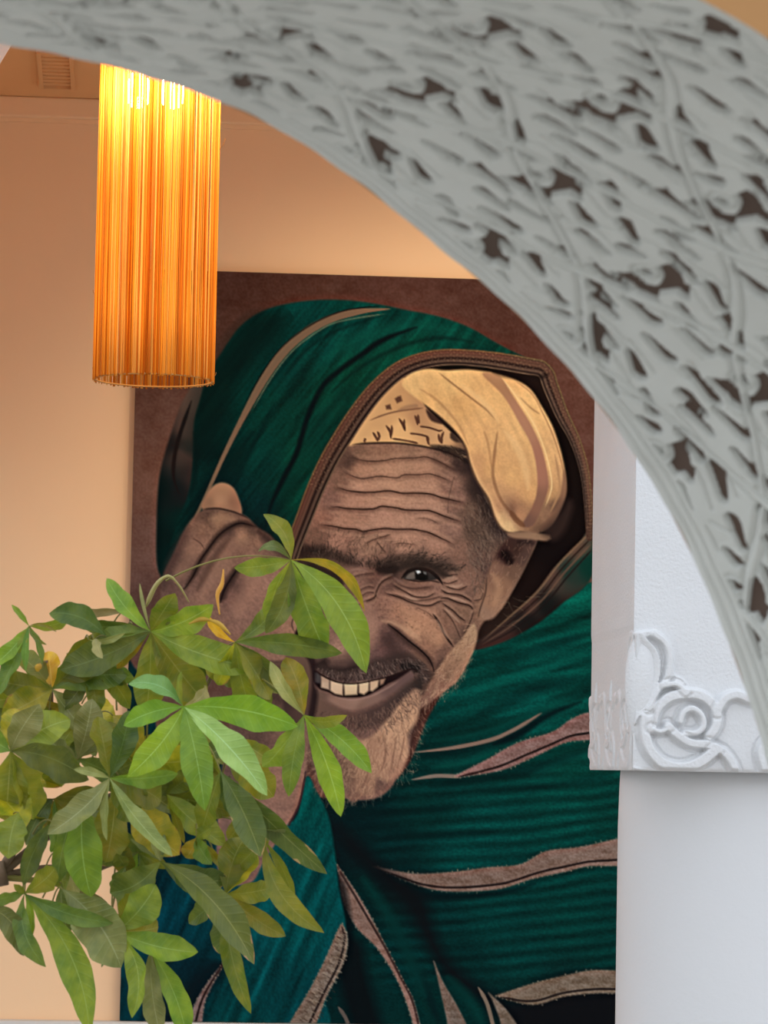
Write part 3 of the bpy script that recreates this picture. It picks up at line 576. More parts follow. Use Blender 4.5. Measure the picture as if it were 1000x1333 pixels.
# ---- raised hand on the hood
TH = mask([(264, 664), (268, 646), (277, 633), (289, 628), (302, 633), (310, 646), (315, 668), (300, 676)], 1.6)
put(TH, field([(289, 634, 176, 128, 96), (286, 652, 190, 138, 104), (305, 655, 150, 104, 80), (290, 664, 164, 116, 90), (272, 656, 150, 108, 82)], TH, eps=40))
HD = [(264, 664), (282, 661), (304, 665), (322, 673), (335, 686), (352, 697), (366, 714), (377, 732), (388, 767), (399, 794), (396, 808), (384, 824), (392, 846), (360, 860), (300, 850), (240, 830), (214, 800), (211, 756), (226, 720), (238, 694), (250, 675)]
mhd = mask(HD, 1.8)
put(mhd, field([(270, 672, 84, 60, 50), (285, 680, 132, 96, 74), (310, 680, 96, 68, 56), (330, 690, 70, 50, 42), (265, 690, 124, 88, 70), (250, 710, 112, 80, 66), (262, 712, 134, 96, 78), (235, 730, 84, 60, 52), (222, 760, 92, 66, 58), (245, 745, 98, 70, 60), (300, 695, 74, 52, 46), (315, 698, 150, 110, 86), (335, 702, 128, 92, 74), (300, 712, 98, 68, 58),
                (280, 735, 104, 74, 62), (300, 740, 122, 88, 72), (330, 730, 130, 92, 76), (355, 720, 104, 74, 62), (270, 760, 112, 80, 68), (260, 785, 130, 94, 78), (295, 770, 108, 76, 66), (310, 765, 78, 54, 48), (330, 770, 132, 94, 78), (350, 760, 140, 100, 84), (320, 800, 126, 90, 76), (370, 780, 146, 104, 84), (390, 795, 156, 112, 88), (375, 812, 138, 98, 78), (350, 820, 120, 84, 70), (240, 800, 110, 80, 66), (220, 790, 100, 72, 62)], mhd, eps=60))
mul(mhd, (1.16+.14*vnoise(2, 2, 71)+.10*vnoise(5, 3, 72, .8)).astype(np.float32))
fold([(270, 676), (290, 674), (310, 678)], 10, (186, 138, 106), .45, 8)
fold([(256, 700), (250, 716), (240, 735), (228, 760)], 16, (168, 122, 98), .45, 10)
fold([(247, 682), (232, 712), (218, 742), (212, 770)], 12, (72, 50, 44), .6, 9)
fold([(318, 694), (306, 706), (290, 728), (276, 752), (262, 780)], 20, (178, 130, 104), .45, 12)
fold([(340, 700), (352, 712), (362, 726)], 12, (110, 78, 66), .5, 9)
fold([(345, 730), (332, 750), (318, 775), (306, 805)], 24, (180, 130, 106), .42, 14)
fold([(372, 750), (384, 776), (392, 796)], 14, (186, 136, 106), .4, 9)
fold([(300, 700), (286, 716), (270, 742), (256, 770)], 9, (84, 58, 48), .55, 6)
fold([(335, 686), (315, 681), (300, 686), (285, 697), (272, 714), (261, 730), (252, 748), (240, 768)], 8, (54, 36, 30), .75, 5, (.1, .2))
stroke([(333, 686), (314, 681), (300, 686), (285, 697), (271, 715), (260, 731), (253, 747), (242, 764), (232, 772)], 2.2, (40, 26, 24), .85, (.1, .2), 1.4)
fold([(313, 736), (302, 752), (293, 767), (286, 785)], 11, (52, 34, 30), .75, 6, (.15, .15))
stroke([(311, 738), (301, 753), (292, 768), (286, 786)], 2.4, (30, 20, 20), .85, (.2, .2), 1.4)
stroke([(250, 700), (262, 708), (266, 716)], 1.6, (84, 58, 48), .6, (.2, .2), 1.2)
stroke([(264, 663), (284, 662), (306, 667), (324, 675)], 2.2, (56, 38, 32), .75, (.1, .1), 1.6)
stroke([(384, 824), (380, 812), (386, 800), (398, 794)], 2, (70, 48, 42), .7, (.2, .2), 1.5)
put(mask([(384, 826), (396, 810), (404, 818), (404, 842), (396, 850), (390, 842)], 2), (34, 20, 20), .95)
put(mask([(400, 845), (410, 856), (412, 872), (410, 890), (414, 905), (408, 940), (400, 930), (396, 890), (394, 860)], 3), (38, 24, 24), .85)
fg = mask([(372, 852), (390, 850), (402, 862), (406, 890), (402, 925), (390, 945), (370, 930)], 2.2)
put(fg, field([(380, 860, 110, 80, 66), (398, 880, 100, 72, 60), (395, 920, 86, 60, 52), (378, 910, 66, 46, 42)], fg, eps=60), .95)
fold([(335, 690), (350, 702), (366, 716), (378, 730)], 12, (26, 16, 16), .55, 9, (.2, .2))
def box_blur(a, r):
    for ax_i in (0, 1):
        p = np.pad(a, [(r+1, r) if i == ax_i else (0, 0) for i in range(3)], 'edge'); c = np.cumsum(p, ax_i, dtype=np.float64)
        n_ = a.shape[ax_i]; a = ((c[2*r+1:2*r+1+n_]-c[:n_]) if ax_i == 0 else (c[:, 2*r+1:2*r+1+n_]-c[:, :n_]))/(2*r+1)
    return a.astype(np.float32)
img += .55*(img-box_blur(img, 2))+.30*(img-box_blur(img, 9))
np.clip(img, 0, 255, out=img)
gr_ = np.clip((img[..., 1]-img[..., 0]-4)/30, 0, 1); img *= (1-.12*gr_)[..., None]; img[..., 0] *= 1-.5*gr_; img[..., 2] *= 1-.05*gr_
np.clip(img, 0, 255, out=img)
# ---------------------------------------------------------------- the room (turned a little to the camera)
BETA = math.radians(4.5)
U = Vector((math.cos(BETA), math.sin(BETA), 0)); V_ = Vector((-math.sin(BETA), math.cos(BETA), 0)); Z = Vector((0, 0, 1))
W0 = Vector((0, 10.0, 0))                       # back wall, foot of the axis
def wall_uv(x, y, off=0.0):                     # pixel -> (u, z) on the plane `off` in front of the back wall
    p = hit(x, y, W0-V_*off, V_); return (p-W0).dot(U), p.z
zc = wall_uv(60, 155)[1]; zt = wall_uv(60, 124, .05)[1]
ARC_V = -3.62                                   # depth of the ceiling's front edge, along V_
struct(box('floor', Vector((0, 0, 0)), U, V_, Z, -60, 60, -60, 60, -.1, 0, M_FLOOR))
struct(box('wall_back', W0, U, V_, Z, -4.2, 5.2, 0, .25, 0, zt+.02, M_WALL))
struct(box('ceiling', W0, U, V_, Z, -4.2, 5.2, -2.3, .25, zt, zt+.2, M_CEIL))
tr = struct(box('trim_1', W0, U, V_, Z, -4.2, 5.2, -.028, 0, zc, zt, M_WALL, None, .006))
struct(box('trim_2', W0, U, V_, Z, -4.2, 5.2, -.010, 0, zc-.012, zc, M_WALL))
# unseen lintel added at the left to darken the wall's upper left
struct(box('wall_left_blocker', W0, U, V_, Z, -1.75, -1.6, -2.3, 0, 2.5, zt, M_WALL))
# print
PT = .03
u_l = .5*(wall_uv(182.5, 350, PT)[0]+wall_uv(153, 1328, PT)[0])
z_t = wall_uv(282, 353, PT)[1]; z_b = wall_uv(200, 1329, PT)[1]
PH = z_t-z_b; PWD = PH*2/3
ledge = struct(box('trim_3', W0, U, V_, Z, -4.2, 5.2, -.06, 0, z_b-.14, z_b-.002, M_LEDGE, None, .008))
# ceiling vent
def ceil_pt(x, y):
    d = ray(x, y); return CAM+d*((zt-CAM.z)/d.z)
c0, c1 = ceil_pt(52, 110), ceil_pt(98, 113); a0 = (c0-W0).dot(U); a1 = (c1-W0).dot(U); b1 = (c0-W0).dot(V_); 
vent = empty('ceiling_vent', W0+U*(a0+a1)/2+V_*(b1-.25)+Z*zt)
tag(vent, 'square ochre ceiling vent beside the glowing pendant lamp', 'vent')
M_VENT = mat('vent_paint', (.76, .43, .20), .8)
lo = -vent.location
def vb(name, x0, x1, y0, y1, h): return box(name, W0-vent.location, U, V_, Z, x0, x1, y0, y1, zt-h, zt, M_VENT, vent)
vb('frame', a0, a0+.012, b1-.5, b1, .014); vb('frame', a1-.012, a1, b1-.5, b1, .014); vb('frame', a0+.012, a1-.012, b1-.012, b1, .014); vb('frame', a0+.012, a1-.012, b1-.5, b1-.488, .014)
for k in range(9): vb('slat', a0+.012, a1-.012, b1-.46+k*.05, b1-.43+k*.05, .008)

# ---------------------------------------------------------------- the portrait print
NX, NY = 560, 840
s = np.linspace(0, 1, NX); t = np.linspace(0, 1, NY)
S, T = np.meshgrid(s, t)
Wn = np.array(W0-V_*PT); Un = np.array(U)
PP = Wn[None, None]+(u_l+S*PWD)[..., None]*Un+np.array([0, 0, 1.0])*(z_t-T*PH)[..., None]
# artwork coordinates of every vertex of the sheet
Rn = np.array(RC); q = (PP-np.array(CAM)) @ Rn
ax = 500+FPX*q[..., 0]/-q[..., 2]; ay = 666.5-FPX*q[..., 1]/-q[..., 2]
fx = np.clip(ax-AX0, 0, AW-1.001); fy = np.clip(ay-AY0, 0, AH-1.001); xi = fx.astype(int); yi = fy.astype(int); fx = (fx-xi)[..., None]; fy = (fy-yi)[..., None]
art = (img[yi, xi]*(1-fx)+img[yi, xi+1]*fx)*(1-fy)+(img[yi+1, xi]*(1-fx)+img[yi+1, xi+1]*fx)*fy
art = art/255; art = np.where(art <= .04045, art/12.92, ((art+.055)/1.055)**2.4)*PRINT_GAIN
m = bpy.data.materials.new('printed_canvas'); m.use_nodes = True; nt = m.node_tree; b = nt.nodes['Principled BSDF']
b.inputs['Roughness'].default_value = .75; b.inputs['Specular IOR Level'].default_value = .04
vc = nt.nodes.new('ShaderNodeVertexColor'); vc.layer_name = 'print'; nt.links.new(vc.outputs['Color'], b.inputs['Base Color'])
pc = W0-V_*PT+U*(u_l+PWD/2)+Z*z_b
portrait = empty('portrait_print', pc)
tag(portrait, 'large portrait print of a smiling bearded man in green shawl on peach wall', 'picture')
sheet = grid_mesh('printed_face', PP-np.array(pc), m, portrait, False)
ca = sheet.data.color_attributes.new('print', 'FLOAT_COLOR', 'POINT')
ca.data.foreach_set('color', np.concatenate([art, np.ones(art.shape[:2]+(1,))], -1).astype(np.float32).ravel())
M_EDGE = mat('canvas_edge', (.09, .05, .04), .8)
box('canvas_body', W0-pc, U, V_, Z, u_l, u_l+PWD, -PT+.0006, -.001, z_b, z_t, M_EDGE, portrait)
# ---------------------------------------------------------------- carved arch in front (set diagonally, its soffit facing the camera)
GA = math.radians(40.5)
AN = Vector((-math.sin(GA), math.cos(GA), 0)); AU = Vector((math.cos(GA), math.sin(GA), 0))
A0 = Vector((0, 3.2, 0)); ADEP = .60
Lpx = [(-160, 30), (-80, 40), (0, 56), (65, 68), (130, 83), (210, 104), (285, 131), (345, 158), (400, 189), (450, 224), (500, 263), (550, 303), (600, 345), (640, 378), (680, 414), (725, 461), (765, 508), (800, 553), (832, 599), (868, 658), (900, 719), (928, 783), (952, 845), (977, 915), (996, 975), (1015, 1060), (1022, 1160), (1022, 1300), (1022, 1500)]
prof = []
for x, y in Lpx:
    p = hit(x, y, A0, AN); prof.append(((p-A0).dot(AU), p.z))
prof = np.array(prof)
# the other half mirrors it about the crown, both legs run down to the floor
sl0 = (prof[1, 1]-prof[0, 1])/(prof[1, 0]-prof[0, 0]); sl1 = (prof[2, 1]-prof[1, 1])/(prof[2, 0]-prof[1, 0])
cu_ = prof[0, 0]-.06; prof = np.vstack([prof, [prof[-1, 0], 0.0]])
mir = prof[::-1].copy(); mir[:, 0] = 2*cu_-mir[:, 0]
full = np.vstack([mir, prof]); NM = len(mir)
d = np.r_[0, np.cumsum(np.hypot(*np.diff(full, axis=0).T))]
su = np.arange(0, d[-1], .002); pr = np.c_[np.interp(su, d, full[:, 0]), np.interp(su, d, full[:, 1])]
k = np.hanning(61); k /= k.sum()
for c in range(2):
    e = np.r_[pr[0, c]+(np.arange(-30, 0))*(pr[1, c]-pr[0, c]), pr[:, c], pr[-1, c]+(np.arange(1, 31))*(pr[-1, c]-pr[-2, c])]
    pr[:, c] = np.convolve(e, k, 'valid')
s_a = d[NM]-.02; s_b = d[len(full)-3]                       # fine carving where it is seen close, coarser elsewhere
ss = np.r_[np.arange(0, s_a, .0045), np.arange(s_a, s_b, .0019), np.arange(s_b, d[-1], .0045), d[-1]]
pr = np.c_[np.interp(ss, su, pr[:, 0]), np.interp(ss, su, pr[:, 1])]; pr[0, 1] = pr[-1, 1] = 0
ARCL = d[-1]; NS = len(ss); NW = int(ADEP/.0020)
tn = np.gradient(pr, axis=0); tn /= np.hypot(*tn.T)[:, None]
nm = np.c_[tn[:, 1], -tn[:, 0]]                 # into the arch body must point up/right
if nm[np.argmax(pr[:, 1]), 1] < 0: nm = -nm
ww = np.linspace(0, ADEP, NW)
SS, WW = np.meshgrid(ss, ww, indexing='ij')
# carving: pockets sunk between raised strands, repeated in three staggered rows
TP, TQ = .162, .170
def sdcap(x, y, ax_, ay_, bx, by, r0, r1):
    vx, vy = bx-ax_, by-ay_; h = np.clip(((x-ax_)*vx+(y-ay_)*vy)/(vx*vx+vy*vy), 0, 1)
    return np.hypot(x-ax_-h*vx, y-ay_-h*vy)-(r0+(r1-r0)*h)
rr = np.random.default_rng(3)
deep = np.full(SS.shape, 1.0); shal = np.full(SS.shape, 1.0)
SLOT = [(-.47, .24, -.29, .18), (-.44, -.12, -.26, -.08), (-.12, .30, .12, .28), (.20, .36, .40, .28), (-.14, -.32, .10, -.29), (.22, -.33, .42, -.27), (.30, .03, .47, -.03),
        (-.30, .44, -.08, .48), (.05, -.47, .25, -.45), (-.45, -.42, -.26, -.38), (-.25, .05, -.17, .11)]
GROOV = [(-.48, .07, -.24, .29), (-.24, .29, .16, .36), (.16, .22, .48, .16), (-.48, -.17, -.2, -.15), (-.2, -.25, .2, -.35), (.2, -.22, .48, -.12), (-.34, .36, .1, .40), (.1, .43, .4, .40), (-.05, -.37, -.3, -.45), (.28, -.10, .46, -.14), (-.44, .01, -.25, .0), (.20, -.16, .42, -.17)]
for row in range(-1, 5):
    for col in range(-1, int(ARCL/TP)+2):
        cx = (col+.5*(row % 2)+.15)*TP+s_a % TP+rr.normal(0, .003); cy = row*TQ+.035+rr.normal(0, .003)
        i0, i1 = np.searchsorted(ss, [cx-.60*TP, cx+.60*TP]); j0, j1 = np.searchsorted(ww, [cy-.60*TQ, cy+.60*TQ])
        if i1-i0 < 2 or j1-j0 < 2: continue
        w = (slice(i0, i1), slice(j0, j1))
        x = (SS[w]-cx)/TP; y = (WW[w]-cy)/TQ
        for a in SLOT:
            j = rr.normal(0, .012, 4); gsc = rr.uniform(.8, 1.25); r0 = .014*gsc; r1 = .036*gsc
            if rr.random() < .4: r0, r1 = r1, r0
            deep[w] = np.minimum(deep[w], sdcap(x, y, a[0]+j[0], a[1]+j[1], a[2]+j[2], a[3]+j[3], r0, r1)*TP)
        r = np.hypot(x, y); th = np.arctan2(y, x)
        cres = np.abs(r-.165)-(.022+.034*np.abs(np.sin(th)))           # crescent hollow round the raised eye
        cres = np.maximum(cres, (np.abs(th)-1.7)*.15)
        deep[w] = np.minimum(deep[w], cres*TP)
        for e_ in (1, -1): deep[w] = np.minimum(deep[w], sdcap(x, y, .15, .13*e_, .25, .11*e_, .060, .010)*TP)
        deep[w] = np.minimum(deep[w], (r-.030)*TP)
        shal[w] = np.minimum(shal[w], (np.abs(r-.080)-.008)*TP)
        for a in GROOV:
            shal[w] = np.minimum(shal[w], sdcap(x, y, *a, .006, .006)*TP)
# two sets of plain strands cross the field in long lozenges and stand clear of the hollows
for sg in (1, -1):
    f = ((SS/TP*.5+sg*(WW-.035)/TQ*.9+.05*np.sin(WW/TQ*2*math.pi)+.30) % 1.0)-.5
    bd_ = (np.abs(f)-.034)*TP
    deep = np.maximum(deep, -bd_)
    shal = np.minimum(np.maximum(shal, -bd_), np.abs(bd_)-.0016)
edge = np.minimum(WW-.034, ADEP-.016-WW)
mould = np.minimum(np.abs(WW-.011), np.abs(WW-.024))-.0012
sm = lambda v, e: (lambda q: q*q*(3-2*q))(np.clip(.5-v/e, 0, 1))
H = .042*sm(np.maximum(deep-.0018, -edge), .0026)+.005*sm(np.maximum(shal, -edge), .004)
H += .004*sm(mould, .003)
H += .0012*np.sin(SS*60+WW*35)*np.sin(WW*50-SS*23)
A0n = np.array(A0); AUn = np.array(AU); ANn = np.array(AN)
off2 = pr[:, None, :]+nm[:, None, :]*H[..., None]
PA = A0n+off2[..., :1]*AUn+off2[..., 1:]*np.array([0, 0, 1.0])-WW[..., None]*ANn
arch = struct(grid_mesh('wall_front_arch_soffit', PA, M_GYPSUM, None, True))
# brown ground behind the openwork
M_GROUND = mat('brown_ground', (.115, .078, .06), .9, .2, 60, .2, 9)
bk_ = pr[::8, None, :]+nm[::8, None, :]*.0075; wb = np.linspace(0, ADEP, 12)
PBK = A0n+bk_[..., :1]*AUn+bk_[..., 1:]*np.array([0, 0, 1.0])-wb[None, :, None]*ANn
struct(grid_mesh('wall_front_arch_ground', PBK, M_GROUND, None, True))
# body of the diagonal arch wall: near and far faces and outer edge
idx = list(range(0, NS, 10))+[NS-1]
zmax = float(pr[:, 1].max())+.55; hwd = (pr[:, 0].max()-pr[:, 0].min())/2; uc_ = (pr[:, 0].max()+pr[:, 0].min())/2; zs_ = float(pr[np.argmax(pr[:, 0]), 1])
def outer_pt(u, z):
    if z <= zs_: return (u+math.copysign(.55, u-uc_), z)
    du, dz = u-uc_, z-zs_; k = min((hwd+.55)/max(abs(du), 1e-6), (zmax-zs_)/dz); return (uc_+du*k, zs_+dz*k)
Vv = []; Ff = []
for w in (0.0, ADEP):
    base = len(Vv)
    for i in idx: Vv.append(A0+AU*float(pr[i, 0])+Z*float(pr[i, 1])-AN*w)
    for i in idx:
        uo, zo = outer_pt(float(pr[i, 0]), float(pr[i, 1])); Vv.append(A0+AU*uo+Z*zo-AN*w)
    n = len(idx)
    for k in range(n-1):
        Ff.append((base+k, base+k+1, base+n+k+1, base+n+k))
N2 = 2*len(idx); n = len(idx)
for k in range(n-1): Ff.append((n+k, n+k+1, N2+n+k+1, N2+n+k))
struct(mesh('wall_front', Vv, Ff, M_OCHRE))
# ---------------------------------------------------------------- white arcade: column with carved capital, arch wall above
CA = at(823, 1003, 7.0)                         # front left lower corner of the capital
CD = .627; CW = .60; PXM = 7.0/FPX              # metres per pixel there
ZB = CA.z; CH_ = 205*PXM
colo = Vector((CA.x, CA.y, 0))+U*(CW/2)+V_*(CD/2)
column = empty('column', colo); tag(column, 'white plaster column with scroll-carved capital at the right edge', 'column')
def cp(u, v, z): return Vector((CA.x, CA.y, 0))+U*u+V_*v+Z*z-colo
# relief of the capital: strands in pixel units (right, up) from the corner
def capd(x, y, pts, w):
    D = np.full(x.shape, 1e3); pts = catmull(pts, False, 4)
    for a, b in zip(pts[:-1], pts[1:]):
        v = b-a; l2 = max(v@v, 1e-9); tt = np.clip(((x-a[0])*v[0]+(y-a[1])*v[1])/l2, 0, 1)
        D = np.minimum(D, np.hypot(x-a[0]-tt*v[0], y-a[1]-tt*v[1]))
    return D-w
def pxp(L): return [(a-823, 1003-b) for a, b in L]
STR = [(pxp([(846, 948), (852, 924), (868, 908), (892, 902), (914, 906), (930, 922), (931, 942), (922, 956)]), 7.0),
       (pxp([(884, 938), (888, 926), (900, 921), (912, 930), (914, 944), (904, 953), (890, 953)]), 4.5),
       (pxp([(868, 944), (880, 956), (898, 966), (922, 968), (940, 976), (952, 990), (957, 1001)]), 6.0),
       (pxp([(838, 932), (838, 956), (846, 978), (864, 994), (890, 998), (914, 988), (930, 974)]), 7.5),
       (pxp([(845, 948), (858, 952), (870, 946)]), 3.5),
       (pxp([(849, 826), (862, 836), (869, 854), (866, 882), (852, 900), (842, 922)]), 5.0),
       (pxp([(862, 892), (878, 890), (890, 900)]), 4.0),
       (pxp([(932, 925), (942, 908), (958, 902), (976, 908), (990, 905), (1006, 914)]), 6.0),
       (pxp([(996, 998), (990, 976), (1000, 960), (1014, 958), (1022, 972)]), 6.0)]
OUT = pxp([(812, 1003), (806, 900), (812, 846), (822, 828), (834, 822), (850, 822), (864, 830), (873, 846), (876, 876), (886, 882), (894, 892), (897, 901), (908, 902), (922, 906), (932, 911), (938, 902), (950, 897), (964, 898), (975, 903), (984, 899), (998, 900), (1012, 908), (1026, 930), (1026, 1003)])
LOBE = pxp([(823, 830), (845, 838), (856, 856), (856, 884), (846, 912), (832, 930), (822, 940)])
def relief(x, y, period=205.0):
    xx = np.where(x < period, x, 60+((x-period) % (period-60)))
    o = catmull(OUT, True, 3)
    ins = np.zeros(x.shape, bool); D = np.full(x.shape, 1e3)
    q = np.vstack([o, o[:1]])
    for a, b in zip(q[:-1], q[1:]):
        c = ((a[1] > y) != (b[1] > y)) & (xx < (b[0]-a[0])*(y-a[1])/((b[1]-a[1]) or 1e-9)+a[0]); ins ^= c
        v = b-a; l2 = max(v@v, 1e-9); tt = np.clip(((xx-a[0])*v[0]+(y-a[1])*v[1])/l2, 0, 1)
        D = np.minimum(D, np.hypot(xx-a[0]-tt*v[0], y-a[1]-tt*v[1]))
    sd = np.where(ins, D, -D)
    e = np.clip(sd/1.6+.5, 0, 1)
    h = 6.0*e
    # the plate is hollowed inside a raised rim, strands stand up again
    h -= 3.4*np.clip((sd-7)/3, 0, 1)
    for p, w in STR:
        dd = capd(xx, y, p, w)
        h = np.maximum(h, np.where(dd < 2, (7.8*np.clip(.5-dd/3.0, 0, 1)), 0))
        h -= 1.6*np.exp(-((dd-3.2)/1.8)**2)*e
    # hollow shell leaf at the corner
    lb = catmull(LOBE, True, 3); qi = np.zeros(x.shape, bool); DL = np.full(x.shape, 1e3); q = np.vstack([lb, lb[:1]])
    for a, b in zip(q[:-1], q[1:]):
        c = ((a[1] > y) != (b[1] > y)) & (xx < (b[0]-a[0])*(y-a[1])/((b[1]-a[1]) or 1e-9)+a[0]); qi ^= c
        v = b-a; l2 = max(v@v, 1e-9); tt = np.clip(((xx-a[0])*v[0]+(y-a[1])*v[1])/l2, 0, 1)
        DL = np.minimum(DL, np.hypot(xx-a[0]-tt*v[0], y-a[1]-tt*v[1]))
    h = np.where(qi, 6.5-4.5*np.clip(DL/14, 0, 1)**1.5, h)
    h *= np.clip(y/5, 0, 1)**.5
    hp = np.pad(h, 1, 'edge'); h = (hp[:-2, 1:-1]+hp[2:, 1:-1]+hp[1:-1, :-2]+hp[1:-1, 2:]+2*hp[1:-1, 1:-1])/6
    return h
# front face
nu, nv = 330, 236
uu = np.linspace(0, CW, nu); zz = np.linspace(0, CH_, nv); UU, ZZ = np.meshgrid(uu, zz)
h = relief(UU/PXM, ZZ/PXM)*PXM*1.9
fade = np.clip(UU/(1.5*PXM), .35, 1)
o = np.array(cp(0, 0, ZB)); PF = o+UU[..., None]*np.array(U)-(h*fade)[..., None]*np.array(V_)+ZZ[..., None]*np.array([0, 0, 1.0])
grid_mesh('capital_front_relief', PF, M_WHITE, column)
# left face (the same scrolls run round the block)
nu2 = 300
vv = np.linspace(0, CD, nu2); VV, ZZ2 = np.meshgrid(vv, zz)
h = relief(VV/PXM*1.03, ZZ2/PXM)*PXM
fade = np.clip(VV/(3*PXM), 0, 1)
PL = o+VV[..., None]*np.array(V_)-((h*.42-1.2*PXM*np.clip((190-ZZ2/PXM)/12, 0, 1))*fade)[..., None]*np.array(U)+ZZ2[..., None]*np.array([0, 0, 1.0])
grid_mesh('capital_side_relief', PL[:, ::-1], M_WHITE, column)
# block, with a rounded lower edge, and shaft
v, f = box_verts(cp(0, 0, 0), U, V_, Z, .004, CW, .002, CD, ZB+.001, ZB+CH_)
blk = mesh('capital_block', v, f, M_WHITE, column); bv = blk.modifiers.new('bevel', 'BEVEL'); bv.width = .004; bv.segments = 2
ev = []; ef = []                                # rounded shell leaf folded over the corner
for i in range(17):
    la = -math.pi/2+math.pi*i/16
    for k in range(28):
        lo_ = 2*math.pi*k/28; w_ = 1-.25*math.sin(la)*-.6
        ev.append(cp((11+22*w_*math.cos(la)*math.cos(lo_))*PXM, (2+15*w_*math.cos(la)*math.sin(lo_))*PXM, ZB+(104+74*math.sin(la))*PXM))
for i in range(16):
    for k in range(28): ef.append((i*28+k, i*28+(k+1) % 28, (i+1)*28+(k+1) % 28, (i+1)*28+k))
mesh('corner_leaf', ev, ef, M_WHITE, column, True)
SR = .262
sc = cp(CW/2+.012, CD/2, 0)
# centre so that the shaft's left outline falls at the photographed edge
pl = at(806, 1100, CA.y+CD/2); cu = (pl-Vector((CA.x, CA.y, 0))).dot(U)+SR*1.0
sc = cp(cu, CD/2, 0)
prof_s = [(SR*1.35, 0), (SR*1.35, .10), (SR*1.2, .12), (SR*1.08, .16), (SR*1.03, .20), (SR*1.0, .30), (SR*1.0, ZB-.12), (SR*.992, ZB-.04), (SR*.985, ZB+.001)]
lathe('shaft', prof_s, sc, M_SHAFT, column, 96)
# arch wall above the columns
Zs = ZB+CH_
AR = 452*PXM; span_c = 0-(823-330)*PXM+.0          # arch centre along U from the corner
zs = at(380, 223, 7.0).z; cu0 = span_c
outer_t = zs+AR+.5
Vv = []; Ff = []
seq = [(0.0, Zs)]
for k in range(0, 41):
    a = math.pi*k/40; seq.append((cu0+(-cu0 if False else AR)*math.cos(a), zs+AR*math.sin(a)))
seq.append((cu0-AR, Zs))
seq[0] = (cu0+AR if abs(cu0+AR) > .03 else 0.0, Zs)
shift = -(cu0+AR)                                # bring the right jamb flush with the capital's left face
seq = [(u+shift, z) for u, z in seq]
n = len(seq)
for v in (0.0, CD):
    for u, z in seq: Vv.append(cp(u, v, z)+colo)
    for i, (u, z) in enumerate(seq):
        if i < 8: uo, zo = CW+.01, Zs+(outer_t-Zs)*i/8
        elif i >= n-8: uo, zo = seq[-1][0]-CW-.01, Zs+(outer_t-Zs)*(n-1-i)/8
        else: uo, zo = CW+.01+(seq[-1][0]-2*CW-.02)*(i-8)/(n-17+1e-9), outer_t
        Vv.append(cp(uo, v, zo)+colo)
for s_ in (0, 2*n):
    for i in range(n-1): Ff.append((s_+i, s_+i+1, s_+n+i+1, s_+n+i))
for i in range(n-1): Ff.append((i, i+1, 2*n+i+1, 2*n+i)); Ff.append((n+i, n+i+1, 3*n+i+1, 3*n+i))
struct(mesh('wall_arcade', Vv, Ff, M_WHITE))
# the arch's other support, out of the picture to the left
c2 = struct(empty('wall_arcade_pier', colo+U*(seq[-1][0]-CW)))
for ch in list(column.children):
    o2 = ch.copy(); COL.objects.link(o2); o2.parent = c2
# ---------------------------------------------------------------- pendant lamp of split reeds
LY = 8.0
lb = at(200, 496, LY); LR = 157/2/FPX*LY*1.0; LT = at(209, 40, LY).z
lamp = empty('pendant_lamp', lb); tag(lamp, 'glowing cylindrical pendant lamp of orange vertical reeds', 'lamp')
lh = LT-lb.z
def translucent(name, attr):
    m = bpy.data.materials.new(name); m.use_nodes = True; nt = m.node_tree; out = nt.nodes['Material Output']; nt.nodes.remove(nt.nodes['Principled BSDF'])
    vc = nt.nodes.new('ShaderNodeVertexColor'); vc.layer_name = attr
    tc = nt.nodes.new('ShaderNodeTexCoord'); mp = nt.nodes.new('ShaderNodeMapping'); mp.inputs['Scale'].default_value = (260, 260, 5)
    n = nt.nodes.new('ShaderNodeTexNoise'); n.inputs['Scale'].default_value = 1; n.inputs['Detail'].default_value = 4
    nt.links.new(tc.outputs['Object'], mp.inputs['Vector']); nt.links.new(mp.outputs['Vector'], n.inputs['Vector'])
    r = nt.nodes.new('ShaderNodeMapRange'); r.inputs[1].default_value = .25; r.inputs[2].default_value = .75; r.inputs[3].default_value = .6; r.inputs[4].default_value = 1.1
    nt.links.new(n.outputs['Fac'], r.inputs[0])
    mx = nt.nodes.new('ShaderNodeMix'); mx.data_type = 'RGBA'; mx.blend_type = 'MULTIPLY'; mx.inputs[0].default_value = 1
    nt.links.new(vc.outputs['Color'], mx.inputs[6]); nt.links.new(r.outputs[0], mx.inputs[7])
    tb = nt.nodes.new('ShaderNodeBsdfTranslucent'); db = nt.nodes.new('ShaderNodeBsdfDiffuse'); ms = nt.nodes.new('ShaderNodeMixShader'); ms.inputs[0].default_value = .2
    nt.links.new(mx.outputs[2], tb.inputs['Color']); nt.links.new(mx.outputs[2], db.inputs['Color'])
    nt.links.new(tb.outputs[0], ms.inputs[1]); nt.links.new(db.outputs[0], ms.inputs[2]); nt.links.new(ms.outputs[0], out.inputs['Surface'])
    return m
M_REED = translucent('split_reed', 'reed')
rl = random.Random(5)
NR = 204; rv = []; rf = []; rc = []
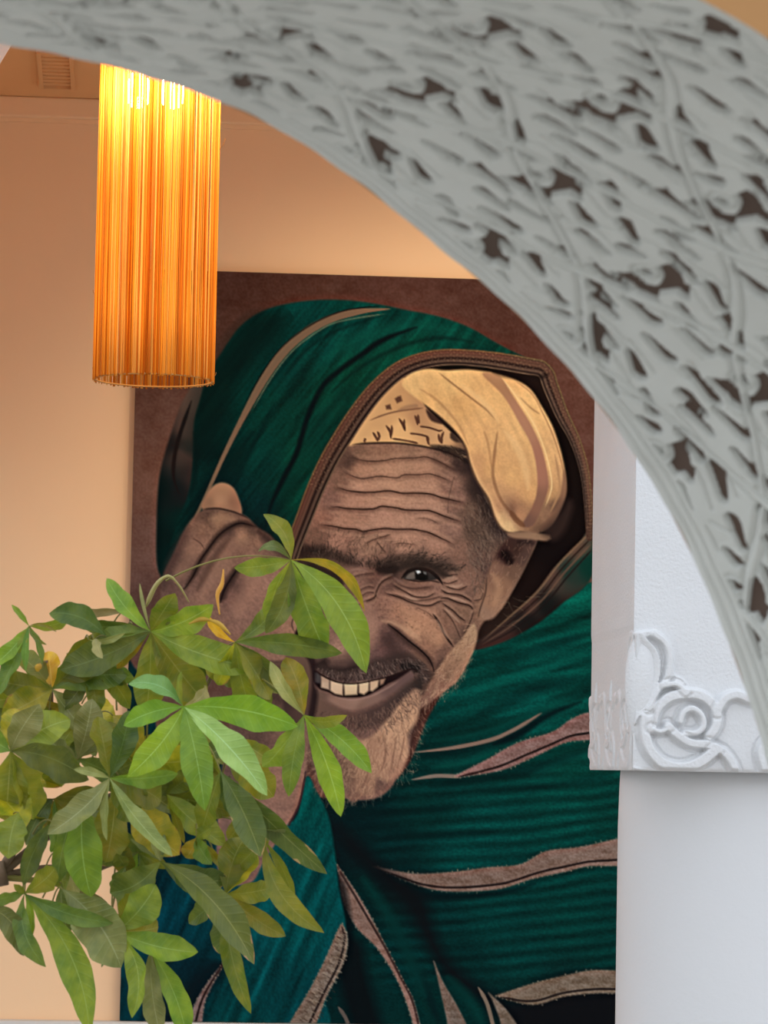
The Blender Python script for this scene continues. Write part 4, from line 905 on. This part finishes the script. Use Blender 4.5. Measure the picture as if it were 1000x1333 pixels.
for k in range(NR):
    a = 2*math.pi*(k+rl.uniform(-.25, .25))/NR; rad = LR+rl.uniform(-.0025, .0015); hwid = 1.08*LR*math.pi/NR*rl.uniform(.78, 1.2)
    lean = rl.gauss(0, .006); b = len(rv); z0 = rl.uniform(-.004, .003)
    tone = rl.choice([(.80, .34, .045), (.74, .27, .03), (.86, .42, .08), (.64, .21, .025), (.55, .20, .04), (.90, .52, .16)])
    for j in range(7):
        f = j/6; aa = a+lean*math.sin(f*3+k)+lean*f; w_ = hwid*(1+.15*math.sin(f*9+k*1.7))
        for da, dr in ((-1, 0), (0, .0016), (1, 0)):
            an = aa+da*w_/LR; rv.append(((rad+dr)*math.cos(an), (rad+dr)*math.sin(an), z0+(lh-z0)*f)); rc.append((*tone, 1))
    for j in range(6):
        for e in range(2): rf.append((b+j*3+e, b+j*3+e+1, b+j*3+3+e+1, b+j*3+3+e))
shade = mesh('shade', rv, rf, M_REED, lamp, True); shade['kind'] = 'stuff'
c = shade.data.color_attributes.new('reed', 'FLOAT_COLOR', 'POINT'); c.data.foreach_set('color', np.array(rc, np.float32).ravel())
M_RING = mat('reed_binding', (.55, .30, .10), .8)
def ring(name, z, r, t):
    V, F = tube_geo([(r*math.cos(2*math.pi*k/64), r*math.sin(2*math.pi*k/64), z) for k in range(65)], t, 6); return mesh(name, V, F, M_RING, lamp, True)
ring('bottom_ring', .002, LR-.003, .0022); ring('top_ring', lh, LR-.003, .003)
# stray reed ends
for k, (dx, z, l) in enumerate(((1.0, .55, .03), (-1.0, .2, .012), (1.0, .01, .012), (-.99, .02, .008))):
    tube('reed_end', [(LR*dx, -.01, z), (LR*dx+l*.4*dx, -.012, z+l*.5), (LR*dx+l*.5*dx, -.012, z+l)], .0007, M_RING, lamp, 5)
zbulb = at(190, 120, LY).z-lb.z
M_BULB = bpy.data.materials.new('lit_bulb'); M_BULB.use_nodes = True; nt = M_BULB.node_tree
e = nt.nodes.new('ShaderNodeEmission'); e.inputs[0].default_value = (1, .76, .48, 1); e.inputs[1].default_value = 62
nt.links.new(e.outputs[0], nt.nodes['Material Output'].inputs['Surface'])
for dx, dz in ((-.05, 0), (.03, .0)):
    bprof = [(.002, -.045), (.018, -.040), (.028, -.025), (.031, -.008), (.028, .012), (.020, .030), (.013, .042), (.012, .055)]
    lathe('bulb', bprof, (dx, -.03, zbulb+dz), M_BULB, lamp, 24)
    lathe('socket', [(.016, .05), (.018, .06), (.018, .11), (.010, .12)], (dx, -.03, zbulb+dz), M_RING, lamp, 20)
for k, (zl, pw_) in enumerate(((.16, .9), (.34, 1.0), (.52, 1.0))):     # the bulbs' light spread down inside the shade
    pl_ = bpy.data.lights.new('bulb_light', 'POINT'); pl_.energy = pw_; pl_.color = (1, .66, .30); pl_.shadow_soft_size = .04
    po = bpy.data.objects.new('bulb_light', pl_); COL.objects.link(po); po.parent = lamp; po.location = (0, 0, zl)
tube('cord', [(0, 0, zt-lb.z-.0), (0, 0, lh)], .004, mat('lamp_cord', (.05, .04, .03), .7), lamp, 8)
tube('cross_bar', [(-LR+.004, 0, lh), (LR-.004, 0, lh)], .0035, M_RING, lamp, 6)
lathe('ceiling_rose', [(.05, zt-lb.z-.03), (.05, zt-lb.z)], (0, 0, 0), M_RING, lamp, 24)

# ---------------------------------------------------------------- unseen ceiling spotlights added to brighten the picture and its wall
SPOT_W = 46.0
M_SPOT = mat('spotlight_metal', (.75, .73, .70), .4)
M_LENS = bpy.data.materials.new('spotlight_lens'); M_LENS.use_nodes = True; nt = M_LENS.node_tree
e = nt.nodes.new('ShaderNodeEmission'); e.inputs[0].default_value = (1, .82, .58, 1); e.inputs[1].default_value = 8
nt.links.new(e.outputs[0], nt.nodes['Material Output'].inputs['Surface'])
for us, ut_, lab in ((.10, .15, 'unseen ceiling spotlight added to light the portrait, nearer the pendant lamp'), (.70, .55, 'unseen ceiling spotlight added to light the portrait, nearer the column')):
    b0 = W0+U*us-V_*1.75+Z*zt
    sp = empty('added_spotlight', b0); tag(sp, lab, 'spotlight', 'added spotlights over the portrait')
    lathe('base', [(.045, -.02), (.045, 0)], (0, 0, 0), M_SPOT, sp, 24)
    tube('stem', [(0, 0, -.02), (0, 0, -.07)], .008, M_SPOT, sp, 8)
    tgt = W0+U*ut_+Z*1.98; dv = (tgt-(b0-Z*.09)).normalized(); h0 = -Z*.09
    tube('head', [h0-dv*.05, h0-dv*.045, h0+dv*.055], [.02, .034, .036], M_SPOT, sp, 20)
    tube('lens', [h0+dv*.0555, h0+dv*.0575], .032, M_LENS, sp, 20)
    sl = bpy.data.lights.new('spotlight_beam', 'SPOT'); sl.energy = SPOT_W; sl.color = (1, .84, .60); sl.spot_size = math.radians(86); sl.spot_blend = .8; sl.shadow_soft_size = .04
    so = bpy.data.objects.new('spotlight_beam', sl); COL.objects.link(so); so.parent = sp; so.location = h0+dv*.075
    so.rotation_euler = dv.to_track_quat('-Z', 'Y').to_euler()
# ---------------------------------------------------------------- money tree with palmate leaves
rp = random.Random(11)
def leaf_mat(name, col, col2, vein, trans=.45, dry=None):
    m = bpy.data.materials.new(name); m.use_nodes = True; nt = m.node_tree; N = nt.nodes; Lk = nt.links
    b = N['Principled BSDF']; b.inputs['Roughness'].default_value = .38; b.inputs['Specular IOR Level'].default_value = .5
    uv = N.new('ShaderNodeUVMap'); uv.uv_map = 'leafmap'; sx = N.new('ShaderNodeSeparateXYZ'); Lk.new(uv.outputs[0], sx.inputs[0])
    def math_(op, a, b_=None, c=None):
        n = N.new('ShaderNodeMath'); n.operation = op
        for i, v in enumerate((a, b_, c)):
            if v is None: continue
            if isinstance(v, (int, float)): n.inputs[i].default_value = v
            else: Lk.new(v, n.inputs[i])
        return n.outputs[0]
    ac = math_('ABSOLUTE', sx.outputs[0])                       # 0 midrib .. 1 margin
    vph = math_('SINE', math_('MULTIPLY', math_('SUBTRACT', sx.outputs[1], math_('MULTIPLY', ac, .10)), 85.0))
    side = math_('MULTIPLY', math_('SUBTRACT', vph, .55), 1.6); side = math_('MAXIMUM', side, 0.0)
    mid = math_('LESS_THAN', ac, .035)
    tc = N.new('ShaderNodeTexCoord'); ns = N.new('ShaderNodeTexNoise'); ns.inputs['Scale'].default_value = 34; ns.inputs['Detail'].default_value = 4; Lk.new(tc.outputs['Object'], ns.inputs['Vector'])
    rp_ = N.new('ShaderNodeValToRGB'); rp_.color_ramp.elements[0].position = .34; rp_.color_ramp.elements[1].position = .68
    rp_.color_ramp.elements[0].color = (*col2, 1); rp_.color_ramp.elements[1].color = (*col, 1); Lk.new(ns.outputs['Fac'], rp_.inputs[0])
    def mix(f, a, c2):
        n = N.new('ShaderNodeMix'); n.data_type = 'RGBA'; Lk.new(f, n.inputs[0]) if not isinstance(f, float) else None
        Lk.new(a, n.inputs[6]); n.inputs[7].default_value = (*c2, 1); return n.outputs[2]
    c = mix(math_('MULTIPLY', side, .10), rp_.outputs[0], vein)
    c = mix(math_('MULTIPLY', mid, .6), c, vein)
    if dry:
        e = math_('ADD', math_('MULTIPLY', ac, .55), math_('MULTIPLY', sx.outputs[1], .55)); e = math_('ADD', e, math_('MULTIPLY', math_('SUBTRACT', ns.outputs['Fac'], .5), 1.1))
        e = math_('GREATER_THAN', e, 1.02); c = mix(e, c, dry)
    oi = N.new('ShaderNodeObjectInfo'); hs = N.new('ShaderNodeHueSaturation')
    Lk.new(math_('ADD', .472, math_('MULTIPLY', oi.outputs['Random'], .05)), hs.inputs['Hue'])
    Lk.new(math_('ADD', .78, math_('MULTIPLY', math_('FRACT', math_('MULTIPLY', oi.outputs['Random'], 7.31)), .5)), hs.inputs['Value'])
    Lk.new(c, hs.inputs['Color']); c = hs.outputs['Color']
    Lk.new(c, b.inputs['Base Color'])
    bu = N.new('ShaderNodeBump'); bu.inputs['Strength'].default_value = .45; bu.inputs['Distance'].default_value = .0015; bu.invert = True; Lk.new(side, bu.inputs['Height']); Lk.new(bu.outputs[0], b.inputs['Normal'])
    tr_ = N.new('ShaderNodeBsdfTranslucent'); Lk.new(c, tr_.inputs[0]); ms = N.new('ShaderNodeMixShader'); ms.inputs[0].default_value = trans
    Lk.new(b.outputs[0], ms.inputs[1]); Lk.new(tr_.outputs[0], ms.inputs[2]); Lk.new(ms.outputs[0], N['Material Output'].inputs['Surface'])
    return m
def g(*c): return lin(c)
LM = {'b': leaf_mat('leaf_bright', g(138, 172, 40), g(112, 150, 34), g(170, 210, 110)),
      'c': leaf_mat('leaf_bluish', g(146, 184, 96), g(122, 164, 72), g(170, 214, 150), .2),
      'm': leaf_mat('leaf_mid', g(146, 164, 46), g(108, 136, 38), g(160, 184, 96)),
      'o': leaf_mat('leaf_olive', g(150, 148, 38), g(112, 126, 32), g(164, 168, 84)),
      'd': leaf_mat('leaf_deep', g(120, 134, 46), g(84, 106, 36), g(134, 156, 84)),
      'y': leaf_mat('leaf_yellowing', g(196, 176, 36), g(134, 142, 32), g(196, 186, 90), .4, g(170, 130, 60)),
      'g': leaf_mat('leaf_dull', g(150, 154, 84), g(118, 128, 62), g(178, 188, 132), .25),
      't': leaf_mat('leaf_tan', g(168, 158, 92), g(140, 138, 72), g(190, 176, 116), .3),
      'w': leaf_mat('leaf_withering', g(110, 122, 44), g(88, 104, 36), g(160, 164, 90), .3, g(186, 150, 96)),
      'k': leaf_mat('leaf_gold', g(226, 178, 40), g(200, 140, 30), g(230, 200, 90), .4)}
M_PET = mat('petiole_green', g(132, 124, 62), .5, 0, 1, .2, 20)
M_BARK = mat('bark', g(120, 98, 78), .85, .6, 40, .3, 15)
PY = 6.0; MPX = PY/FPX
plant_base = at(-150, 1200, PY); plant_base.z = 0
plant = empty('money_tree', plant_base); tag(plant, 'leafy green money tree with palmate leaves in front of the portrait', 'plant')
PB = np.array(plant_base)

def blade(base, tip, width, bend, mt, parent, roll=None, bow=None, ripple=1.0, curl=0.0):
    """one leaflet: base and tip are 3-D points, width in metres, bend sideways as a share of the length"""
    base = np.array(base); tip = np.array(tip); ax_ = tip-base; L = np.linalg.norm(ax_); ax_ /= L
    view = np.array((base+tip)/2-np.array(CAM)); view /= np.linalg.norm(view)
    side = np.cross(ax_, view); side /= np.linalg.norm(side); nrm_ = np.cross(side, ax_)   # points away from or to the camera
    if nrm_ @ view > 0: nrm_ = -nrm_
    ro = rp.uniform(-.75, .75) if roll is None else roll*1.3
    sd = side*math.cos(ro)+nrm_*math.sin(ro); nn = np.cross(ax_, sd); nn = nn if nn @ nrm_ > 0 else -nn
    bw = rp.uniform(.03, .12) if bow is None else bow
    n, mm_ = 23, 7; t = np.linspace(0, 1, n); x = np.linspace(-1, 1, mm_)
    prof = (t**1.15)*np.clip(1-t, 0, 1)**.84; prof /= prof.max(); prof = np.maximum(prof*(.9+.1*t), .03*(1-t)+.004)
    ph1, ph2 = rp.uniform(0, 6), rp.uniform(0, 6)
    mid = base+ax_*(t*L)[:, None]+side*(bend*L*4*t*(1-t))[:, None]+nrm_*(bw*L*4*t*(1-t))[:, None]
    hw_ = width/2/max(.55, math.cos(ro))
    X, Tm = np.meshgrid(x, t)
    wv = 1+ripple*(.035*np.sin(Tm*17+ph1+(X > 0)*2.0)+.025*np.sin(Tm*31+ph2+(X > 0)*1.1))
    Pm = mid[:, None, :]+sd*(X*prof[:, None]*hw_*wv)[..., None]
    fold_ = np.abs(X)**1.3*prof[:, None]*hw_*(.34-curl)
    Pm = Pm+nn*(fold_+ripple*.22*hw_*np.sin(Tm*15+ph2+X*1.5)*np.abs(X)*prof[:, None])[..., None]
    Pm += np.array([0, 0, -1.0])*(.03*L*Tm**2)[..., None]
    o = grid_mesh('leaflet', Pm-PB, LM[mt], parent, True, np.stack([X, Tm], -1))
    return o

def pt(x, y, d=0.0): return at(x, y, PY+d)
def leaf(hub, d, blades, node, petw=2.4):
    """a palmate leaf: petiole from its node on the branch, leaflets from the hub"""
    H_ = pt(hub[0], hub[1], d); nd = pt(*node)
    mid = (H_+nd)/2+Vector((0, rp.uniform(-.02, .02), .02+.10*(H_-nd).length))
    pts = [nd*(1-t)**2+mid*(2*t*(1-t))+H_*t*t for t in np.linspace(0, 1, 9)]
    V, F = tube_geo([p-plant_base for p in pts], [petw*MPX*.5*(1.2-.35*i/8) for i in range(9)], 6)
    lf = mesh('leaf', V, F, M_PET, plant, True)
    for bl in blades:
        x, y, w, be, mt = bl[:5]; kw = bl[5] if len(bl) > 5 else {}
        kw = dict(kw); dd = kw.pop('d', rp.uniform(-.05, .04)); fr = kw.pop('fr', None)
        B = pt(fr[0], fr[1], d) if fr else H_
        blade(B, pt(x, y, d+dd), w*MPX, be, mt, lf, **kw)
    return lf
def one(x0, y0, d, x1, y1, w, be, mt, **kw):                     # a leaflet standing for a small side leaf
    return leaf((x0, y0), d, [(x1, y1, w, be, mt, kw)], (x0-rp.uniform(4, 30), y0+rp.uniform(6, 30), d+.03), 2.0)

# branches
trunk_top = (-60, 1130, .02)
def branch(pts, r0, r1, name='branch'):
    q = [pt(*p)-plant_base for p in pts]; c = [Vector(v) for v in catmull3(q)]
    return tube(name, c, [r0+(r1-r0)*i/(len(c)-1) for i in range(len(c))], M_BARK if r0 > .006 else M_PET, plant, 8)
def catmull3(q, k=5):
    out = []
    for i in range(len(q)-1):
        a, b, c, d_ = q[max(i-1, 0)], q[i], q[i+1], q[min(i+2, len(q)-1)]
        for j in range(k):
            t = j/k; out.append(.5*(2*b+(c-a)*t+(2*a-5*b+4*c-d_)*t*t+(3*b-a-3*c+d_)*t**3))
    out.append(q[-1]); return out
tube('trunk', catmull3([Vector((0, 0, .25)), Vector((.01, .02, .6)), Vector((-.01, 0, 1.0)), pt(-110, 1160, .02)-plant_base, pt(-40, 1146, .02)-plant_base, pt(8, 1136, .02)-plant_base]), [.045]*6+[.04]*5+[.034]*5+[.026]*5+[.022]*5, M_BARK, plant, 12)
branch([(4, 1130, .03), (40, 1060, .05), (60, 980, .06), (66, 905, .05), (60, 860, .05)], .009, .004)
branch([(4, 1135, .03), (60, 1090, .08), (120, 1050, .09), (190, 1010, .09), (230, 960, .10), (265, 900, .10), (290, 850, .08)], .009, .0035)
branch([(4, 1140, .03), (60, 1130, .07), (130, 1130, .08), (200, 1090, .09), (270, 1060, .08), (300, 1010, .06)], .007, .003)
branch([(4, 1142, .03), (70, 1150, .05), (130, 1170, .06), (150, 1200, .05)], .006, .003)
N1, N2_, N3, N4, N5 = (64, 900, .05), (268, 895, .10), (255, 1066, .08), (145, 1190, .05), (160, 1030, .09)

# the bright leaf in front
leaf((239, 920), -.16, [(167, 888, 24, -.16, 'c', dict(roll=.35, bow=.10, d=.0)), (161, 942, 30, -.06, 'b', dict(roll=.2)), (166, 1008, 40, .06, 'b', dict(roll=-.15, d=-.05)), (267, 1051, 41, .02, 'b', dict(roll=.05, d=-.06)),
     (348, 1031, 37, .04, 'c', dict(roll=-.35, d=-.03)), (388, 941, 44, .05, 'b', dict(roll=.15, d=.0)), (269, 893, 22, -.10, 't', dict(roll=.5, d=.05)), (236, 872, 8, .1, 'o')], (222, 1000, .06))
# leaf over the cheek
leaf((379, 729), -.10, [(343, 667, 22, -.14, 'o', dict(roll=.3)), (336, 716, 14, -.22, 'w', dict(bow=.15)), (305, 737, 25, .04, 'm', dict(roll=-.2)), (475, 793, 14, .22, 'y', dict(roll=.4)), (477, 871, 46, .10, 'b', dict(roll=-.12, d=-.04)),
     (424, 846, 44, -.02, 'm', dict(roll=.25, d=.04)), (346, 822, 30, .10, 'd', dict(roll=.1)), (352, 812, 26, -.08, 'm', dict(roll=-.3, d=.05))], (216, 756, .0), 2.2)
# leaf beside the mouth
leaf((396, 931), -.08, [(452, 929, 16, -.14, 'o', dict(roll=.3)), (484, 1003, 30, .06, 'b', dict(roll=-.2)), (444, 1059, 32, .04, 'b', dict(roll=.1)), (376, 1034, 28, -.03, 'm', dict(roll=.1)), (372, 853, 34, -.05, 'y', dict(roll=-.2)), (342, 996, 30, .04, 'm', dict(d=.06)), (352, 858, 18, .05, 't')], (270, 860, .08), 2.4)
# long horizontal leaves in front of the nose
leaf((306, 836), -.04, [(446, 846, 30, .03, 'd', dict(roll=.25)), (366, 771, 27, -.10, 'd', dict(roll=-.1)), (352, 908, 34, .02, 'o', dict(d=.05)), (330, 925, 30, -.04, 'o', dict(d=.08)), (376, 905, 26, .04, 'd', dict(d=.06)), (284, 890, 26, 0, 'y', dict(d=.05)), (270, 800, 12, .1, 'k')], N2_)
# broad upper leaf
leaf((196, 822), -.02, [(139, 750, 25, .06, 'm', dict(roll=.3)), (182, 757, 5, .02, 't', dict(ripple=0)), (228, 770, 32, .0, 'o', dict(roll=.2)), (278, 784, 36, -.06, 'm', dict(roll=.3)), (338, 866, 44, -.05, 'm', dict(roll=-.25)), (268, 912, 52, -.02, 'o', dict(roll=.1, d=.04)),
     (190, 930, 44, .02, 'o', dict(roll=-.1, d=.04)), (78, 868, 46, .05, 'd', dict(roll=.2, d=.03)), (152, 868, 16, .0, 'y', dict(d=.05)), (120, 842, 20, -.1, 'd')], (190, 1000, .08))
tube('curling_leaf', [p-plant_base for p in catmull3([pt(190, 790), pt(203, 762, -.02), pt(219, 750, -.03), pt(233, 762, -.02), pt(246, 784, 0)])], [.0015, .003, .0045, .0045, .0042, .004, .004, .0035, .003, .003, .003, .0025, .0025, .002, .002, .002, .002, .0015, .0015, .0012, .001][:21], LM['t'], plant, 6)
for q in ([(286, 800), (283, 775), (289, 760), (291, 741)], [(270, 806), (285, 812), (300, 826)], [(246, 812), (262, 806), (275, 808)]):
    c = catmull3([pt(x, y, -.06) for x, y in q]); nq = len(c)
    tube('dry_stipule', [p-plant_base for p in c], [MPX*(1+2.4*math.sin(math.pi*min(1, i/nq*1.05))**2) for i in range(nq)], LM['k'], plant, 5)
# small young leaf at top left
leaf((38, 815), .0, [(15, 786, 8, .0, 'b'), (-14, 868, 20, .06, 'b', dict(roll=.3)), (-6, 905, 22, .02, 'm'), (93, 801, 15, -.10, 'o', dict(roll=.3)), (74, 821, 5, .1, 'o'), (34, 872, 10, -.04, 'b'), (55, 862, 9, .05, 'm'), (61, 838, 6, -.1, 'o'), (24, 850, 12, .0, 'm')], N1)
one(138, 828, -.02, 64, 796, 34, -.12, 'd', roll=.2)
one(168, 796, .02, 92, 800, 13, -.02, 't'); one(172, 812, .05, 105, 812, 20, .05, 'd'); one(115, 832, -.02, 163, 822, 9, -.1, 'g')
one(122, 832, -.03, 134, 856, 14, 0, 't', roll=.4)
# left centre
leaf((68, 897), .03, [(166, 826, 56, .05, 'o', dict(roll=.1)), (166, 876, 44, .06, 'd', dict(roll=-.2)), (2, 930, 46, .03, 'y', dict(roll=.1, d=-.04)), (63, 846, 32, .0, 'k', dict(d=.03)), (-10, 882, 36, .03, 'o'), (108, 945, 34, -.03, 'g', dict(d=.05)), (40, 860, 30, .0, 'm', dict(d=.06)), (20, 850, 30, -.05, 'o', dict(d=.06))], (60, 985, .06))
leaf((14, 978), -.10, [(92, 934, 48, .06, 'm', dict(roll=-.2)), (52, 914, 40, .04, 'g', dict(roll=.2)), (116, 1012, 44, .08, 'd', dict(roll=.3, d=-.02)), (-30, 950, 40, 0, 'm'), (8, 1066, 54, .0, 'o', dict(d=.03)), (44, 1064, 40, .04, 'o', dict(d=.05)), (20, 920, 36, 0, 'y', dict(d=.04))], (10, 1090, .04))
leaf((101, 988), -.02, [(120, 907, 40, -.03, 'g', dict(roll=.1)), (62, 960, 26, .04, 'g'), (152, 1012, 30, .03, 'd'), (60, 1016, 30, 0, 'o', dict(d=.05)), (152, 940, 34, 0, 'o', dict(d=.05)), (42, 972, 26, 0, 'k', dict(d=.06))], N5)
leaf((143, 1013), -.12, [(62, 1083, 34, .06, 'g', dict(roll=.3, d=-.03)), (139, 1092, 10, -.05, 'g', dict(roll=.5)), (225, 1111, 22, -.05, 'g', dict(roll=-.4, d=-.03)), (168, 922, 34, -.04, 'd', dict(roll=.2)), (128, 930, 36, 0, 'o', dict(d=.05)), (232, 1004, 24, -.04, 'm', dict(roll=.3)), (96, 1000, 12, -.03, 'g'), (178, 1062, 50, .02, 'o', dict(d=.05)), (210, 1040, 50, .04, 'o', dict(d=.06))], N5)
one(110, 1034, -.13, 119, 1164, 50, -.06, 'b', roll=-.1, bow=.05)
one(150, 1030, -.03, 138, 1120, 52, .03, 'o', roll=.2); one(100, 1050, .02, 74, 1148, 28, -.04, 'm'); one(68, 1070, -.03, 30, 1150, 26, -.06, 'd')
one(24, 1058, -.12, 11, 1116, 44, -.05, 'm', roll=.2); one(-10, 1030, -.06, 34, 1075, 40, .05, 'y'); one(20, 1040, .03, 58, 1090, 40, .0, 'y')
one(170, 1040, -.02, 234, 1110, 56, -.05, 'y', roll=.1); one(176, 960, .06, 268, 1010, 60, .02, 'o'); one(170, 990, .05, 280, 980, 52, -.05, 'y'); one(225, 960, .05, 292, 1012, 40, 0, 'o')
# lower centre
leaf((209, 1121), -.05, [(143, 1160, 44, .12, 'd', dict(roll=.1)), (298, 1142, 40, -.12, 'w', dict(roll=.2)), (331, 1250, 42, .08, 'w', dict(roll=-.25, d=-.04)), (170, 1090, 6, 0, 'g'), (196, 1092, 9, 0, 'g'), (214, 1085, 10, 0, 'g')], N3)
leaf((294, 1164), -.03, [(357, 1152, 30, -.05, 'o', dict(roll=.2)), (372, 1216, 28, -.05, 'o', dict(roll=-.1)), (327, 1315, 26, -.06, 'o', dict(roll=.2)), (236, 1153, 22, -.05, 'd'), (320, 1086, 46, .06, 'o', dict(roll=.1, d=.03)), (246, 1200, 26, 0, 'd', dict(d=.05)), (336, 1112, 30, .04, 'y', dict(d=.03)), (288, 1240, 34, 0, 'w', dict(d=.04)), (310, 1230, 24, .0, 't')], N3)
leaf((344, 1094), -.05, [(422, 1210, 30, -.14, 'o', dict(roll=.1)), (383, 1175, 15, .06, 'o', dict(roll=.2)), (372, 1078, 18, .12, 'g', dict(bow=.15)), (306, 1130, 24, 0, 'o'), (330, 1070, 26, 0, 'o')], N3)
leaf((287, 1004), -.08, [(426, 1132, 30, -.02, 'w', dict(roll=.35)), (340, 1112, 42, .03, 'w', dict(roll=-.15)), (312, 1058, 30, 0, 'd', dict(d=.04)), (262, 1080, 30, 0, 'o', dict(d=.05))], (250, 960, .09))
leaf((217, 1034), .02, [(294, 1098, 36, -.04, 'o'), (240, 1096, 12, 0, 'o'), (308, 1056, 30, 0, 'o'), (250, 1060, 26, .04, 'y'), (262, 1000, 30, .02, 'o')], N3)
leaf((256, 1090), -.04, [(242, 1116, 26, .06, 'y'), (276, 1076, 18, 0, 'o'), (276, 1124, 22, -.06, 'm'), (266, 1108, 14, 0, 'o'), (292, 1130, 12, 0, 'y')], N3)
# lower left
leaf((32, 1163), -.06, [(117, 1340, 42, .10, 'm', dict(roll=.15)), (60, 1256, 26, -.14, 'd', dict(roll=.4)), (36, 1228, 12, .1, 'b'), (148, 1198, 24, -.06, 'd', dict(roll=.2)), (-12, 1172, 16, 0, 'd'), (31, 1242, 32, .20, 'w', dict(fr=(-30, 1180), d=-.02)), (72, 1128, 32, -.06, 'o', dict(roll=.2)), (18, 1150, 10, 0, 'o')], (36, 1110, .05))
one(82, 1158, -.07, 158, 1256, 64, .08, 'g', roll=.2); one(80, 1150, -.02, 90, 1215, 24, -.06, 'w'); one(90, 1120, .02, 100, 1180, 20, 0, 't'); one(76, 1110, .03, 84, 1160, 24, 0, 'o')
leaf((152, 1213), -.08, [(203, 1149, 46, -.06, 'm', dict(roll=.2)), (258, 1236, 36, -.06, 'm', dict(roll=-.2)), (172, 1322, 26, .16, 'm', dict(roll=.45)), (178, 1162, 34, .0, 'o', dict(d=.04)), (206, 1205, 40, -.04, 'o', dict(d=.05)), (132, 1258, 8, 0, 'w')], N4)
leaf((196, 1236), -.04, [(210, 1348, 30, -.04, 'g', dict(roll=.2)), (244, 1350, 32, .05, 'm', dict(roll=-.15)), (200, 1300, 24, .0, 'o', dict(d=.04))], N4)
leaf((163, 1128), .0, [(148, 1160, 22, .05, 'd'), (160, 1190, 18, 0, 'g'), (152, 1110, 20, 0, 'o')], N4)
# further palmate leaves inside the crown
for hx, hy, dd, ang0, n_, L0, cols in ((118, 868, .05, .3, 5, 70, 'doowm'), (250, 850, .06, .2, 5, 62, 'oydow'), (335, 880, .05, .6, 5, 52, 'oowyd'), (205, 985, .05, .4, 5, 72, 'oydwo'), (262, 1020, .04, .5, 5, 62, 'owomd'), (70, 1040, .05, .2, 5, 70, 'oymwo'), (150, 1075, .05, .6, 5, 66, 'doowm'),
                                       (20, 1010, .05, .0, 4, 66, 'yowm'), (310, 960, .06, .7, 4, 56, 'oowd'), (100, 945, .06, .2, 5, 62, 'ogwom'), (180, 1110, .05, .4, 4, 58, 'odmw'), (28, 905, .06, .3, 5, 60, 'yomwo'), (330, 1050, .03, .6, 4, 58, 'wooy')):
    leaf((hx, hy), dd, [(hx+math.cos(ang0+i*(2.6/(n_-1))+rp.uniform(-.15, .15))*L0*rp.uniform(.7, 1.2), hy+math.sin(ang0+i*(2.6/(n_-1))+rp.uniform(-.15, .15))*L0*rp.uniform(.7, 1.15), L0*rp.uniform(.3, .46), rp.uniform(-.1, .1), cols[i % len(cols)], dict(roll=rp.uniform(-.6, .6), bow=rp.uniform(.0, .16))) for i in range(n_)], (hx-rp.uniform(10, 40), hy+rp.uniform(20, 60), dd+.05))
# leaves deeper in the crown
for k in range(20):
    x = rp.uniform(-30, 300); y = rp.uniform(850, 1120)
    if x > 60 and y > 1060: y = rp.uniform(900, 1060)
    if (150 < x < 190 and 1080 < y) or (x > 220 and y > 1040) or (x < 140 and y < 880 and x > 100): continue
    a = rp.uniform(.2, 2.9); L = rp.uniform(55, 95)
    one(x, y, rp.uniform(.08, .22), x+math.cos(a)*L, y+math.sin(a)*L*.8, rp.uniform(30, 48), rp.uniform(-.08, .08), rp.choice('oodmdwoy'))
for q in ([(85, 1000), (86, 900), (88, 850)], [(152, 925), (150, 870), (148, 830)], [(30, 1160), (34, 1115), (40, 1090)], [(146, 1220), (146, 1170), (150, 1130)]):
    tube('stem', [p-plant_base for p in catmull3([pt(x, y, .12) for x, y in q])], 1.4*MPX, M_PET, plant, 6)
# pot on the floor
pot = lathe('pot', [(.14, 0), (.16, .02), (.20, .24), (.22, .26), (.22, .30), (.20, .30), (.19, .27), (.10, .265)], (0, 0, 0), mat('terracotta', g(170, 100, 70), .8, .2, 40), plant, 48)
soil = lathe('soil', [(.185, .262), (.10, .272), (.01, .275)], (0, 0, 0), mat('soil', g(60, 45, 35), .95, .6, 60), plant, 32)
